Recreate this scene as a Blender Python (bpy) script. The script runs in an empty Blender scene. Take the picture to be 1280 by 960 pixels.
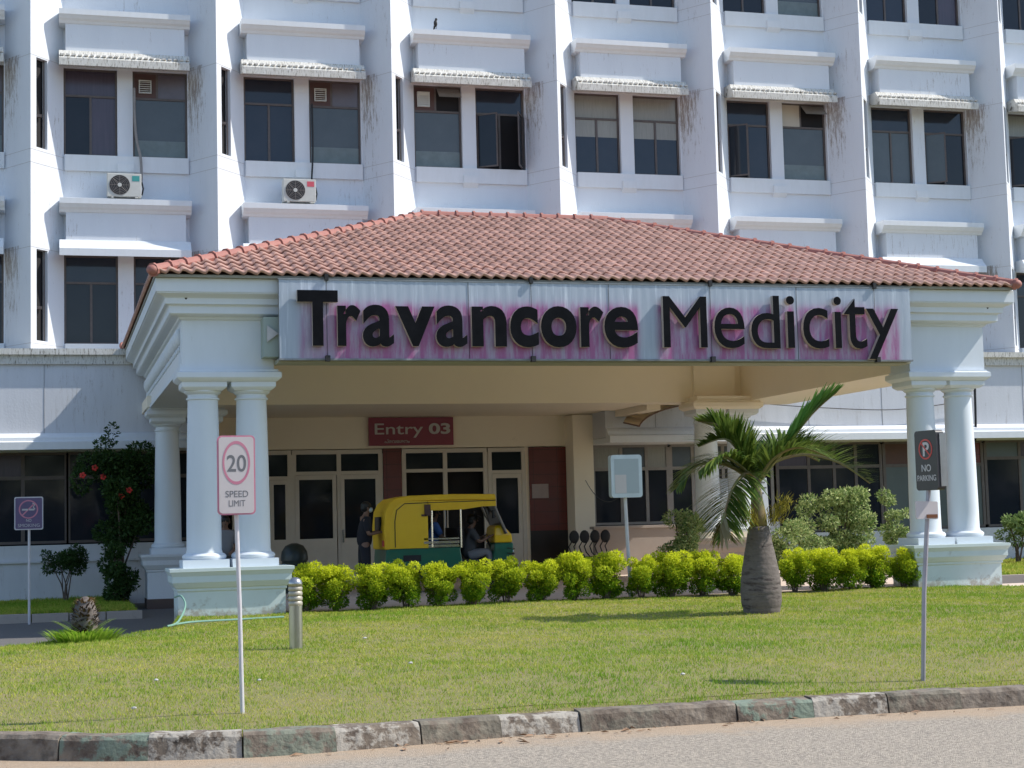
import bpy, math, random
import numpy as np
from mathutils import Vector, Matrix
random.seed(7); rng=np.random.default_rng(7)
R=math.radians; sin=math.sin; cos=math.cos; PI=math.pi
S=bpy.context.scene; COL=S.collection
# ---------------------------------------------------------------- camera, sky, sun, exposure
cd=bpy.data.cameras.new('camera'); cam=bpy.data.objects.new('camera',cd); COL.objects.link(cam); S.camera=cam
F_,YAW,PIT,ROL=2048.0,0.275166,0.083334,-0.025467
f=Vector((sin(YAW)*cos(PIT),cos(YAW)*cos(PIT),sin(PIT))); r0=Vector((cos(YAW),-sin(YAW),0)); u0=r0.cross(f)
r_=cos(ROL)*r0+sin(ROL)*u0; u_=-sin(ROL)*r0+cos(ROL)*u0
M=Matrix((r_,u_,-f)).transposed().to_4x4(); M.translation=Vector((0,0,1.6)); cam.matrix_world=M
cd.sensor_width=36; cd.lens=F_/1280*36; cd.clip_end=2000; cd.clip_start=.1
SUN=Vector((1,-.25,1.12)).normalized()
W=bpy.data.worlds.new('World'); S.world=W; W.use_nodes=True
nt=W.node_tree; sky=nt.nodes.new('ShaderNodeTexSky'); sky.sky_type='NISHITA'; sky.sun_disc=False
sky.sun_elevation=math.asin(SUN.z); sky.sun_rotation=math.atan2(SUN.x,SUN.y); sky.air_density=1.0; sky.dust_density=.5; sky.ozone_density=1.6
bg=nt.nodes['Background']; bg.inputs[1].default_value=.15; nt.links.new(sky.outputs[0],bg.inputs[0])
sl=bpy.data.lights.new('sun','SUN'); sl.energy=3.7; sl.angle=R(.55); sl.color=(1,.95,.87)
so=bpy.data.objects.new('sun',sl); COL.objects.link(so); so.rotation_euler=SUN.to_track_quat('Z','Y').to_euler(); so.location=(20,-5,30)
S.view_settings.view_transform='Standard'; S.view_settings.look='None'; S.view_settings.exposure=.55; S.view_settings.gamma=1
S.render.engine='CYCLES'; S.cycles.diffuse_bounces=8; S.cycles.max_bounces=14

# ---------------------------------------------------------------- materials
MATS={}
def hexa(c): return (c[0],c[1],c[2],1)
def mat(name,c,rough=.7,c2=None,scale=3.0,amt=.5,bump=0,bscale=40,metal=0,spec=None,stretch=None,dirt=None,dscale=2.0,dlo=.55,dhi=.75,rand=0,coat=0,trans=0):
    """procedural principled: base colour c mixed with c2 by noise, optional dirt colour, optional bump"""
    m=bpy.data.materials.new(name); m.use_nodes=True; n=m.node_tree; N=n.nodes; Lk=n.links.new
    p=N['Principled BSDF']; p.inputs['Roughness'].default_value=rough; p.inputs['Metallic'].default_value=metal
    if spec is not None: p.inputs['Specular IOR Level'].default_value=spec
    if coat: p.inputs['Coat Weight'].default_value=coat
    tc=N.new('ShaderNodeTexCoord'); out=None
    src=tc.outputs['Object']
    if stretch:
        mp=N.new('ShaderNodeMapping'); mp.inputs['Scale'].default_value=stretch; Lk(src,mp.inputs[0]); ssrc=mp.outputs[0]
    else: ssrc=src
    rgb=N.new('ShaderNodeRGB'); rgb.outputs[0].default_value=hexa(c); out=rgb.outputs[0]
    if c2 is not None:
        no=N.new('ShaderNodeTexNoise'); no.inputs['Scale'].default_value=scale; no.inputs['Detail'].default_value=6; no.inputs['Roughness'].default_value=.65
        Lk(ssrc,no.inputs[0]); rp=N.new('ShaderNodeMapRange'); rp.inputs[1].default_value=.5-amt*.5; rp.inputs[2].default_value=.5+amt*.5; Lk(no.outputs[0],rp.inputs[0])
        mx=N.new('ShaderNodeMix'); mx.data_type='RGBA'; Lk(rp.outputs[0],mx.inputs[0]); Lk(out,mx.inputs[6]); mx.inputs[7].default_value=hexa(c2); out=mx.outputs[2]
    if dirt is not None:
        no=N.new('ShaderNodeTexNoise'); no.inputs['Scale'].default_value=dscale; no.inputs['Detail'].default_value=8; no.inputs['Roughness'].default_value=.7
        Lk(ssrc,no.inputs[0]); rp=N.new('ShaderNodeMapRange'); rp.inputs[1].default_value=dlo; rp.inputs[2].default_value=dhi; Lk(no.outputs[0],rp.inputs[0])
        mx=N.new('ShaderNodeMix'); mx.data_type='RGBA'; Lk(rp.outputs[0],mx.inputs[0]); Lk(out,mx.inputs[6]); mx.inputs[7].default_value=hexa(dirt); out=mx.outputs[2]
    if rand:
        oi=N.new('ShaderNodeObjectInfo'); hs=N.new('ShaderNodeHueSaturation'); mr=N.new('ShaderNodeMapRange'); mr.inputs[3].default_value=1-rand; mr.inputs[4].default_value=1+rand
        Lk(oi.outputs['Random'],mr.inputs[0]); Lk(mr.outputs[0],hs.inputs['Value']); Lk(out,hs.inputs['Color']); out=hs.outputs[0]
    Lk(out,p.inputs['Base Color'])
    if bump:
        nb=N.new('ShaderNodeTexNoise'); nb.inputs['Scale'].default_value=bscale; nb.inputs['Detail'].default_value=5; Lk(src,nb.inputs[0])
        b=N.new('ShaderNodeBump'); b.inputs['Strength'].default_value=bump; b.inputs['Distance'].default_value=.02; Lk(nb.outputs[0],b.inputs['Height']); Lk(b.outputs[0],p.inputs['Normal'])
    MATS[name]=m
    return m
def addnode(m,fn):
    """wrap the base-colour input: fn(nodes,link,current_socket,texcoord)->new socket"""
    n=m.node_tree; p=n.nodes['Principled BSDF']; l=p.inputs['Base Color'].links[0]; cur=l.from_socket
    new=fn(n.nodes,n.links.new,cur); n.links.new(new,p.inputs['Base Color'])
def leafmat(name,ca,cb,tr=.35,rough=.5):
    m=bpy.data.materials.new(name); m.use_nodes=True; n=m.node_tree; N=n.nodes; Lk=n.links.new; p=N['Principled BSDF']
    at=N.new('ShaderNodeAttribute'); at.attribute_name='tint'
    mx=N.new('ShaderNodeMix'); mx.data_type='RGBA'; mx.inputs[6].default_value=hexa(ca); mx.inputs[7].default_value=hexa(cb); Lk(at.outputs['Fac'],mx.inputs[0])
    Lk(mx.outputs[2],p.inputs['Base Color']); p.inputs['Roughness'].default_value=rough; p.inputs['Specular IOR Level'].default_value=.12
    t=N.new('ShaderNodeBsdfTranslucent'); Lk(mx.outputs[2],t.inputs[0]); ms=N.new('ShaderNodeMixShader'); ms.inputs[0].default_value=tr
    Lk(p.outputs[0],ms.inputs[1]); Lk(t.outputs[0],ms.inputs[2]); Lk(ms.outputs[0],N['Material Output'].inputs[0]); return m
WHITE=mat('white_wall',(.72,.75,.785),.85,c2=(.64,.665,.705),scale=1.6,amt=.9,stretch=(1.5,1.5,.35),dirt=(.42,.4,.38),dscale=1.5,dlo=.66,dhi=1,bump=.15,bscale=30)
def stripes(N,L,cur,loc=True):      # run-off stains: strong beside and below the ends of the sunshades, faint elsewhere
    tc=N.new('ShaderNodeTexCoord'); mp=N.new('ShaderNodeMapping'); mp.inputs['Scale'].default_value=(16,16,2.2); L(tc.outputs['Object'],mp.inputs[0])
    no=N.new('ShaderNodeTexNoise'); no.inputs['Scale'].default_value=1; no.inputs['Detail'].default_value=9; no.inputs['Roughness'].default_value=.85; L(mp.outputs[0],no.inputs[0])
    big=N.new('ShaderNodeTexNoise'); big.inputs['Scale'].default_value=.45; L(tc.outputs['Object'],big.inputs[0])
    def mth(op,a,b=None,c=None):
        n=N.new('ShaderNodeMath'); n.operation=op
        for i,v in enumerate((a,b,c)):
            if v is None: continue
            if isinstance(v,(int,float)): n.inputs[i].default_value=v
            else: L(v,n.inputs[i])
        return n.outputs[0]
    def rmp(v,a,b):
        n=N.new('ShaderNodeMapRange'); n.interpolation_type='SMOOTHSTEP'; n.inputs[1].default_value=a; n.inputs[2].default_value=b; L(v,n.inputs[0]); return n.outputs[0]
    sp=N.new('ShaderNodeSeparateXYZ'); L(tc.outputs['Object'],sp.inputs[0])
    fx=mth('FRACT',mth('MULTIPLY_ADD',sp.outputs[0],1/4.01,(10-(-.42-2*4.01))/4.01)); fz=mth('FRACT',mth('MULTIPLY_ADD',sp.outputs[2],1/4.25,-12.1/4.25+5))
    zone=mth('MULTIPLY',mth('MULTIPLY',rmp(fx,.845,.87),rmp(fx,.985,.9)),rmp(fz,.35,.97))
    thr=mth('MULTIPLY_ADD',zone,-.17,.60); thr=mth('MULTIPLY_ADD',rmp(big.outputs[0],.5,.68),-.07,thr)
    s=rmp(mth('SUBTRACT',no.outputs[0],thr),0,.12); s=mth('MULTIPLY',s,.8)
    mx=N.new('ShaderNodeMix'); mx.data_type='RGBA'; L(s,mx.inputs[0]); L(cur,mx.inputs[6]); mx.inputs[7].default_value=(.22,.17,.13,1); return mx.outputs[2]
addnode(WHITE,stripes)
TRIM=mat('white_trim',(.74,.765,.79),.8,c2=(.66,.68,.69),scale=3,amt=.8,stretch=(3,3,.6),dirt=(.3,.26,.2),dscale=4,dlo=.66,dhi=.9)
GRIMY=mat('grimy_trim',(.72,.71,.68),.85,c2=(.5,.47,.4),scale=4,amt=.7,stretch=(6,1,1.2),dirt=(.1,.08,.05),dscale=6,dlo=.52,dhi=.66)
SPAN=mat('spandrel_wall',(.66,.67,.7),.85,c2=(.52,.53,.56),scale=1.3,amt=.8,stretch=(2.6,1,.3),dirt=(.25,.22,.2),dscale=2.5,dlo=.6,dhi=.85,bump=.15,bscale=20)
addnode(SPAN,stripes)
PORCH=mat('porch_white',(.69,.735,.78),.6,c2=(.62,.665,.7),scale=2,amt=.8,stretch=(2,2,.5),dirt=(.35,.35,.3),dscale=3,dlo=.68,dhi=.95)
CREAM=mat('porch_cream',(.88,.8,.65),.75,c2=(.82,.74,.6),scale=1.2,amt=.8,dirt=(.4,.34,.27),dscale=2,dlo=.68,dhi=1)
MINT=mat('pedestal_mint',(.6,.69,.68),.6,c2=(.52,.6,.58),scale=3,amt=.8,dirt=(.3,.32,.27),dscale=3.5,dlo=.6,dhi=.85)
def splash(N,L,cur):      # mud splashed up from the ground on the foot of the pedestals
    tc=N.new('ShaderNodeTexCoord'); sp=N.new('ShaderNodeSeparateXYZ'); L(tc.outputs['Object'],sp.inputs[0])
    no=N.new('ShaderNodeTexNoise'); no.inputs['Scale'].default_value=7; no.inputs['Detail'].default_value=9; no.inputs['Roughness'].default_value=.75; L(tc.outputs['Object'],no.inputs[0])
    h=N.new('ShaderNodeMath'); h.operation='MULTIPLY_ADD'; L(no.outputs[0],h.inputs[0]); h.inputs[1].default_value=.75; h.inputs[2].default_value=-.25
    d=N.new('ShaderNodeMath'); d.operation='SUBTRACT'; L(h.outputs[0],d.inputs[0]); L(sp.outputs[2],d.inputs[1])
    r=N.new('ShaderNodeMapRange'); r.inputs[1].default_value=0; r.inputs[2].default_value=.12; L(d.outputs[0],r.inputs[0])
    m=N.new('ShaderNodeMath'); m.operation='MULTIPLY'; L(r.outputs[0],m.inputs[0]); m.inputs[1].default_value=.7
    mx=N.new('ShaderNodeMix'); mx.data_type='RGBA'; L(m.outputs[0],mx.inputs[0]); L(cur,mx.inputs[6]); mx.inputs[7].default_value=(.27,.22,.16,1); return mx.outputs[2]
addnode(MINT,splash)
TILE=mat('roof_tile',(.54,.325,.26),.75,c2=(.35,.195,.15),scale=2.2,amt=.8,dirt=(.12,.07,.06),dscale=5,dlo=.58,dhi=.78)
def tilevar(N,L,cur):
    at=N.new('ShaderNodeAttribute'); at.attribute_name='tint'; hs=N.new('ShaderNodeHueSaturation'); mr=N.new('ShaderNodeMapRange'); mr.inputs[3].default_value=.86; mr.inputs[4].default_value=1.14
    L(at.outputs['Fac'],mr.inputs[0]); L(mr.outputs[0],hs.inputs['Value']); L(cur,hs.inputs['Color']); return hs.outputs[0]
addnode(TILE,tilevar)
CAP=mat('ridge_tile',(.4,.17,.13),.65,c2=(.3,.11,.09),scale=3,amt=.7,dirt=(.13,.08,.07),dscale=6,dlo=.6,dhi=.8)
GLASS=mat('dark_glass',(.012,.016,.024),.06,c2=(.02,.024,.032),scale=1.1,amt=.5,spec=.3,bump=.06,bscale=1.6)
GLASSB=mat('blue_glass',(.012,.02,.036),.08,c2=(.03,.035,.05),scale=1.3,amt=.6,spec=.4,bump=.06,bscale=1.6)
FROST=mat('frosted_glass',(.08,.095,.105),.25,c2=(.055,.068,.08),scale=2.0,amt=.6,spec=.5)
FROST2=mat('frosted_pale',(.19,.23,.23),.35,c2=(.11,.14,.14),scale=5,amt=.7,spec=.4)
BLIND=mat('blind_behind_glass',(.3,.3,.27),.3,c2=(.22,.22,.2),scale=3,amt=.6,spec=.4,stretch=(14,1,1))
CURT=mat('curtain_behind_glass',(.045,.036,.055),.2,c2=(.08,.06,.085),scale=2,amt=.6,spec=.5,stretch=(12,1,.6))
FRAME=mat('brown_window_frame',(.075,.055,.05),.5,c2=(.12,.1,.09),scale=8,amt=.6)
GREYF=mat('grey_frame',(.3,.28,.26),.5,c2=(.2,.18,.17),scale=6,amt=.6)
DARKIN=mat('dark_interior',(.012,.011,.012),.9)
BRPANEL=mat('brown_panel',(.1,.045,.035),.6,c2=(.07,.035,.03),scale=5,amt=.6)
ACW=mat('ac_casing',(.6,.6,.56),.5,c2=(.5,.5,.46),scale=5,amt=.6)
BLACK=mat('matt_black',(.012,.012,.013),.6)
DOORF=mat('door_frame_cream',(.64,.59,.51),.5,c2=(.57,.52,.45),scale=3,amt=.5)
MAROON=mat('maroon_tile',(.16,.035,.03),.22,c2=(.11,.022,.02),scale=2,amt=.6)
def mortar(N,L,cur):
    tc=N.new('ShaderNodeTexCoord'); mp=N.new('ShaderNodeMapping'); mp.inputs['Rotation'].default_value=(R(90),0,0); L(tc.outputs['Object'],mp.inputs[0])
    b=N.new('ShaderNodeTexBrick'); b.offset=0; b.inputs['Scale'].default_value=1; b.inputs['Mortar Size'].default_value=.006; b.inputs['Brick Width'].default_value=.6; b.inputs['Row Height'].default_value=.3
    L(mp.outputs[0],b.inputs[0]); mx=N.new('ShaderNodeMix'); mx.data_type='RGBA'; L(b.outputs['Fac'],mx.inputs[0]); L(cur,mx.inputs[6]); mx.inputs[7].default_value=(.05,.02,.02,1); return mx.outputs[2]
addnode(MAROON,mortar)
SIGNW=mat('sign_sheet',(.42,.47,.53),.45,c2=(.3,.35,.42),scale=3,amt=.7,stretch=(7,1,.35),metal=.0,dirt=(.66,.72,.78),dscale=1.6,dlo=.55,dhi=.75)
def pink(N,L,cur):        # faded magenta paint that has run down the sheet below the letters
    tc=N.new('ShaderNodeTexCoord'); sp=N.new('ShaderNodeSeparateXYZ'); L(tc.outputs['Object'],sp.inputs[0])
    mp=N.new('ShaderNodeMapping'); mp.inputs['Scale'].default_value=(4.5,1,.7); L(tc.outputs['Object'],mp.inputs[0])
    no=N.new('ShaderNodeTexNoise'); no.inputs['Scale'].default_value=1.3; no.inputs['Detail'].default_value=7; no.inputs['Roughness'].default_value=.7; L(mp.outputs[0],no.inputs[0])
    at=N.new('ShaderNodeAttribute'); at.attribute_name='stain'
    ad=N.new('ShaderNodeMath'); ad.operation='MULTIPLY_ADD'; L(no.outputs[0],ad.inputs[0]); ad.inputs[1].default_value=3.4; ad.inputs[2].default_value=-1.3
    mu=N.new('ShaderNodeMath'); mu.operation='MULTIPLY'; mu.use_clamp=True; L(ad.outputs[0],mu.inputs[0]); L(at.outputs['Fac'],mu.inputs[1])
    ad2=N.new('ShaderNodeMath'); ad2.operation='MULTIPLY_ADD'; ad2.use_clamp=True; L(at.outputs['Fac'],ad2.inputs[0]); ad2.inputs[1].default_value=.42; L(mu.outputs[0],ad2.inputs[2])
    s2=N.new('ShaderNodeMath'); s2.operation='MULTIPLY'; L(ad2.outputs[0],s2.inputs[0]); s2.inputs[1].default_value=.85
    mx=N.new('ShaderNodeMix'); mx.data_type='RGBA'; L(s2.outputs[0],mx.inputs[0]); L(cur,mx.inputs[6]); mx.inputs[7].default_value=(.3,.04,.19,1); return mx.outputs[2]
addnode(SIGNW,pink)
LETB=mat('letter_black',(.004,.004,.005),.45,c2=(.012,.012,.014),scale=4,amt=.6,spec=.06)
LETC=mat('letter_side',(.55,.5,.42),.6,c2=(.35,.28,.25),scale=8,amt=.7)
STEEL=mat('stainless',(.5,.5,.49),.28,c2=(.36,.35,.33),scale=5,amt=.6,metal=.85,stretch=(4,4,.8))
POLEW=mat('white_pole',(.68,.66,.67),.45,c2=(.5,.47,.48),scale=6,amt=.6,dirt=(.22,.14,.12),dscale=7,dlo=.64,dhi=.74)
POLEG=mat('galvanised_pole',(.42,.4,.42),.5,c2=(.28,.26,.29),scale=9,amt=.7,metal=.3)
SIGNF=mat('faded_sign_face',(.6,.55,.53),.45,c2=(.54,.49,.47),scale=4,amt=.7)
SIGNPINK=mat('faded_red_paint',(.52,.16,.24),.5,c2=(.56,.24,.3),scale=8,amt=.6)
SIGNGREY=mat('sign_grey_ink',(.13,.13,.14),.5,c2=(.18,.18,.18),scale=20,amt=.6)
SIGNBLK=mat('sign_black',(.022,.02,.022),.4,c2=(.035,.03,.032),scale=6,amt=.6)
SIGNRED=mat('sign_red',(.5,.05,.04),.45)
SIGNNAVY=mat('sign_violet',(.09,.075,.15),.4,c2=(.15,.1,.2),scale=5,amt=.7)
INKW=mat('sign_white_ink',(.55,.53,.52),.5,c2=(.45,.43,.42),scale=15,amt=.6)
ENTRYR=mat('entry_sign_red',(.2,.035,.06),.35,c2=(.28,.05,.09),scale=1.5,amt=.6)
ASPH=mat('asphalt',(.56,.47,.365),.92,c2=(.21,.185,.15),scale=34,amt=.34,bump=.9,bscale=120)
def sandy(N,L,cur):
    at=N.new('ShaderNodeAttribute'); at.attribute_name='sand'; tc=N.new('ShaderNodeTexCoord')
    no=N.new('ShaderNodeTexNoise'); no.inputs['Scale'].default_value=2.2; no.inputs['Detail'].default_value=8; no.inputs['Roughness'].default_value=.75; L(tc.outputs['Object'],no.inputs[0])
    a=N.new('ShaderNodeMath'); a.operation='MULTIPLY_ADD'; L(no.outputs[0],a.inputs[0]); a.inputs[1].default_value=1.3; a.inputs[2].default_value=-.65
    b=N.new('ShaderNodeMath'); b.operation='ADD'; L(a.outputs[0],b.inputs[0]); L(at.outputs['Fac'],b.inputs[1])
    c=N.new('ShaderNodeMapRange'); c.inputs[1].default_value=.35; c.inputs[2].default_value=.75; L(b.outputs[0],c.inputs[0])
    fine=N.new('ShaderNodeTexNoise'); fine.inputs['Scale'].default_value=30; fine.inputs['Detail'].default_value=6; L(tc.outputs['Object'],fine.inputs[0])
    sc=N.new('ShaderNodeMix'); sc.data_type='RGBA'; L(fine.outputs[0],sc.inputs[0]); sc.inputs[6].default_value=(.56,.43,.3,1); sc.inputs[7].default_value=(.36,.26,.17,1)
    mx=N.new('ShaderNodeMix'); mx.data_type='RGBA'; L(c.outputs[0],mx.inputs[0]); L(cur,mx.inputs[6]); L(sc.outputs[2],mx.inputs[7]); return mx.outputs[2]
addnode(ASPH,sandy)
DRIVE=mat('driveway_asphalt',(.1,.095,.09),.9,c2=(.15,.14,.13),scale=20,amt=.6,bump=.3,bscale=80)
PAVE=mat('pink_paving',(.64,.52,.44),.85,c2=(.56,.45,.38),scale=4,amt=.7,dirt=(.2,.17,.15),dscale=2,dlo=.6,dhi=.85)
KERBM=mat('kerb_concrete',(.25,.205,.155),.95,c2=(.09,.066,.05),scale=6,amt=.35,bump=.9,bscale=18,dirt=(.04,.03,.022),dscale=3.5,dlo=.55,dhi=.68)
def kerbpaint(N,L,cur):
    at=N.new('ShaderNodeAttribute'); at.attribute_name='paint'; tc=N.new('ShaderNodeTexCoord')
    no=N.new('ShaderNodeTexNoise'); no.inputs['Scale'].default_value=4.5; no.inputs['Detail'].default_value=9; no.inputs['Roughness'].default_value=.7; L(tc.outputs['Object'],no.inputs[0])
    r=N.new('ShaderNodeMapRange'); r.inputs[1].default_value=.47; r.inputs[2].default_value=.53; L(no.outputs[0],r.inputs[0])
    sp=N.new('ShaderNodeSeparateColor'); L(at.outputs['Color'],sp.inputs[0])
    mu=N.new('ShaderNodeMath'); mu.operation='MULTIPLY'; L(r.outputs[0],mu.inputs[0]); L(sp.outputs[0],mu.inputs[1])
    cm=N.new('ShaderNodeMix'); cm.data_type='RGBA'; L(sp.outputs[1],cm.inputs[0]); cm.inputs[6].default_value=(.19,.25,.19,1); cm.inputs[7].default_value=(.38,.345,.29,1)
    mx=N.new('ShaderNodeMix'); mx.data_type='RGBA'; L(mu.outputs[0],mx.inputs[0]); L(cur,mx.inputs[6]); L(cm.outputs[2],mx.inputs[7]); return mx.outputs[2]
addnode(KERBM,kerbpaint)
SOIL=mat('lawn_soil',(.17,.19,.05),.95,c2=(.26,.2,.1),scale=6,amt=.7,bump=.6,bscale=60)
GRASS=leafmat('grass_blades',(.2,.355,.03),(.62,.55,.12),.4,.6)
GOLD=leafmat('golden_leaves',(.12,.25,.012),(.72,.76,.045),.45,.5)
DKLEAF=leafmat('dark_leaves',(.02,.05,.012),(.06,.11,.03),.25,.4)
VARLEAF=leafmat('variegated_leaves',(.11,.2,.05),(.6,.66,.3),.3,.45)
PALML=leafmat('palm_leaflets',(.04,.09,.015),(.2,.26,.05),.3,.35)
PALMY=leafmat('palm_spear',(.1,.24,.03),(.24,.4,.06),.3,.35)
DRYL=leafmat('dry_leaves',(.2,.15,.06),(.5,.42,.25),.3,.6)
PALMFLOW=leafmat('palm_flower_stalks',(.2,.19,.03),(.42,.36,.06),.3,.6)
FERN=leafmat('fern_leaves',(.16,.34,.02),(.4,.55,.07),.35,.45)
TRUNK=mat('palm_trunk',(.19,.16,.14),.9,c2=(.1,.082,.07),scale=5,amt=.7,stretch=(2,2,9),dirt=(.06,.045,.04),dscale=1.4,dlo=.52,dhi=.62,bump=.5,bscale=14)
SHAFT=mat('palm_crownshaft',(.13,.22,.05),.45,c2=(.26,.12,.07),scale=2.5,amt=.6)
BARK=mat('bark',(.14,.1,.075),.9,c2=(.08,.06,.045),scale=9,amt=.7,bump=.4,bscale=30)
RED=mat('red_petals',(.6,.03,.02),.5)
YEL=mat('rickshaw_yellow',(.86,.56,.015),.32,c2=(.8,.5,.012),scale=3,amt=.6,coat=.3)
YELC=mat('rickshaw_hood',(.86,.55,.015),.6,c2=(.74,.44,.012),scale=4,amt=.6,bump=.5,bscale=4)
GRN=mat('rickshaw_green',(.008,.14,.085),.3,c2=(.012,.11,.07),scale=3,amt=.6,coat=.4)
CHROME=mat('chrome',(.6,.6,.6),.18,metal=1.0)
TYRE=mat('tyre',(.02,.02,.02),.85)
SKIN=mat('skin_brown',(.2,.11,.075),.55)
HAIR=mat('black_hair',(.01,.009,.008),.5)
NAVYC=mat('navy_cloth',(.012,.013,.02),.85)
BLUEC=mat('blue_cloth',(.05,.12,.32),.85)
GREYC=mat('grey_cloth',(.22,.22,.24),.85)
DKGREY=mat('dark_grey_cloth',(.07,.07,.075),.85)
MASKC=mat('face_mask',(.5,.62,.7),.8)
NOTICE=mat('notice_white',(.66,.7,.74),.5,c2=(.6,.64,.68),scale=3,amt=.5)
PAPER=mat('notice_paper',(.42,.36,.36),.6,c2=(.34,.28,.28),scale=9,amt=.7)
PANELG=mat('light_box_panel',(.4,.45,.46),.35,c2=(.36,.41,.43),scale=2,amt=.5)
ALU=mat('aluminium_frame',(.62,.68,.7),.35,metal=.3,c2=(.5,.56,.58),scale=5,amt=.5)
HOSEM=mat('green_hose',(.2,.36,.28),.4)
AWNM=mat('awning_ribs',(.2,.11,.08),.6)
AWNP=leafmat('awning_sheet',(.7,.6,.45),(.7,.6,.45),.6,.4)
LOWW=mat('low_wall_plaster',(.42,.36,.31),.85,c2=(.36,.3,.26),scale=2,amt=.6,dirt=(.2,.17,.15),dscale=3,dlo=.6,dhi=.85)

# ---------------------------------------------------------------- mesh helpers
class MB:
    def __init__(s): s.v=[]; s.f=[]; s.m=[]; s.tint=[]
    def add(s,vs,fs,mi=0):
        b=len(s.v); s.v+= [tuple(v) for v in vs]; s.f+=[tuple(b+i for i in q) for q in fs]; s.m+=[mi]*len(fs)
    def box(s,x0,x1,y0,y1,z0,z1,mi=0,rot=0,c=None):
        if x0>x1:x0,x1=x1,x0
        if y0>y1:y0,y1=y1,y0
        if z0>z1:z0,z1=z1,z0
        vs=[(x0,y0,z0),(x1,y0,z0),(x1,y1,z0),(x0,y1,z0),(x0,y0,z1),(x1,y0,z1),(x1,y1,z1),(x0,y1,z1)]
        if rot:
            cx,cy=c or ((x0+x1)/2,(y0+y1)/2); ca,sa=cos(rot),sin(rot)
            vs=[(cx+(x-cx)*ca-(y-cy)*sa, cy+(x-cx)*sa+(y-cy)*ca, z) for x,y,z in vs]
        s.add(vs,[(0,3,2,1),(4,5,6,7),(0,1,5,4),(1,2,6,5),(2,3,7,6),(3,0,4,7)],mi); return s
    def extr(s,prof,x0,x1,axis='x',mi=0):
        """profile of (a,z) pairs swept between x0 and x1; axis x -> a is Y; axis y -> a is X"""
        n=len(prof)
        if axis=='x': vs=[(x0,a,z) for a,z in prof]+[(x1,a,z) for a,z in prof]
        else: vs=[(a,x0,z) for a,z in prof]+[(a,x1,z) for a,z in prof]
        fs=[(i,(i+1)%n,n+(i+1)%n,n+i) for i in range(n)]+[tuple(range(n-1,-1,-1)),tuple(range(n,2*n))]
        s.add(vs,fs,mi); return s
    def frustum_ring(s,levels,mi=0):
        """levels: (x0,x1,y0,y1,z) stacked rectangles -> moulded block"""
        vs=[]; 
        for x0,x1,y0,y1,z in levels: vs+=[(x0,y0,z),(x1,y0,z),(x1,y1,z),(x0,y1,z)]
        fs=[(3,2,1,0)]; n=len(levels)
        for k in range(n-1):
            for i in range(4): j=(i+1)%4; fs.append((4*k+i,4*k+j,4*k+4+j,4*k+4+i))
        b=4*(n-1); fs.append((b,b+1,b+2,b+3)); s.add(vs,fs,mi); return s
    def lathe(s,prof,cx,cy,n=24,mi=0,z0=0,jit=0):
        vs=[];fs=[]
        for r,z in prof:
            for i in range(n):
                a=2*PI*i/n; rr=r*(1+jit*(random.random()-.5)); vs.append((cx+rr*cos(a),cy+rr*sin(a),z+z0))
        for k in range(len(prof)-1):
            for i in range(n): j=(i+1)%n; fs.append((k*n+i,k*n+j,(k+1)*n+j,(k+1)*n+i))
        fs.append(tuple(range(n-1,-1,-1))); b=(len(prof)-1)*n; fs.append(tuple(b+i for i in range(n)))
        s.add(vs,fs,mi); return s
    def tube(s,pts,r,n=8,mi=0):
        pts=[Vector(p) for p in pts]; rs=r if isinstance(r,(list,tuple)) else [r]*len(pts); vs=[];fs=[]
        up=None
        for k,p in enumerate(pts):
            t=(pts[min(k+1,len(pts)-1)]-pts[max(k-1,0)]).normalized()
            if up is None: up=Vector((0,0,1)) if abs(t.z)<.9 else Vector((1,0,0))
            a=t.cross(up).normalized(); b=a.cross(t).normalized(); up=b
            for i in range(n): g=2*PI*i/n; vs.append(p+a*rs[k]*cos(g)+b*rs[k]*sin(g))
        for k in range(len(pts)-1):
            for i in range(n): j=(i+1)%n; fs.append((k*n+i,(k+1)*n+i,(k+1)*n+j,k*n+j))
        fs.append(tuple(range(n))); b0=(len(pts)-1)*n; fs.append(tuple(b0+n-1-i for i in range(n)))
        s.add(vs,fs,mi); return s
    def ell(s,c,r,n=12,m=8,mi=0,jit=0):
        vs=[(c[0],c[1],c[2]-r[2])];fs=[]
        for k in range(1,m):
            ph=-PI/2+PI*k/m
            for i in range(n):
                a=2*PI*i/n; q=1+jit*(random.random()-.5); vs.append((c[0]+r[0]*q*cos(ph)*cos(a),c[1]+r[1]*q*cos(ph)*sin(a),c[2]+r[2]*q*sin(ph)))
        vs.append((c[0],c[1],c[2]+r[2])); T=len(vs)-1
        for i in range(n): j=(i+1)%n; fs.append((0,1+j,1+i)); fs.append((T,T-n+i,T-n+j))
        for k in range(m-2):
            for i in range(n): j=(i+1)%n; a=1+k*n; fs.append((a+i,a+j,a+n+j,a+n+i))
        s.add(vs,fs,mi); return s
    def disc(s,c,r,n=24,th=.004,mi=0,ry=None,hole=0):
        """disc in the XZ plane facing -Y, optional ring"""
        ry=ry or r; vs=[];fs=[]
        rings=[(1,0),(1,th)] if not hole else [(1,0),(1,th),(hole,th),(hole,0)]
        for q,d in rings:
            for i in range(n): a=2*PI*i/n; vs.append((c[0]+r*q*cos(a),c[1]+d,c[2]+ry*q*sin(a)))
        m=len(rings)
        for k in range(m if hole else m-1):
            for i in range(n): j=(i+1)%n; k2=(k+1)%m; fs.append((k*n+i,k2*n+i,k2*n+j,k*n+j))
        if not hole: fs.append(tuple(range(n))); fs.append(tuple(n+n-1-i for i in range(n)))
        s.add(vs,fs,mi); return s
def link(o): COL.objects.link(o); return o
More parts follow.
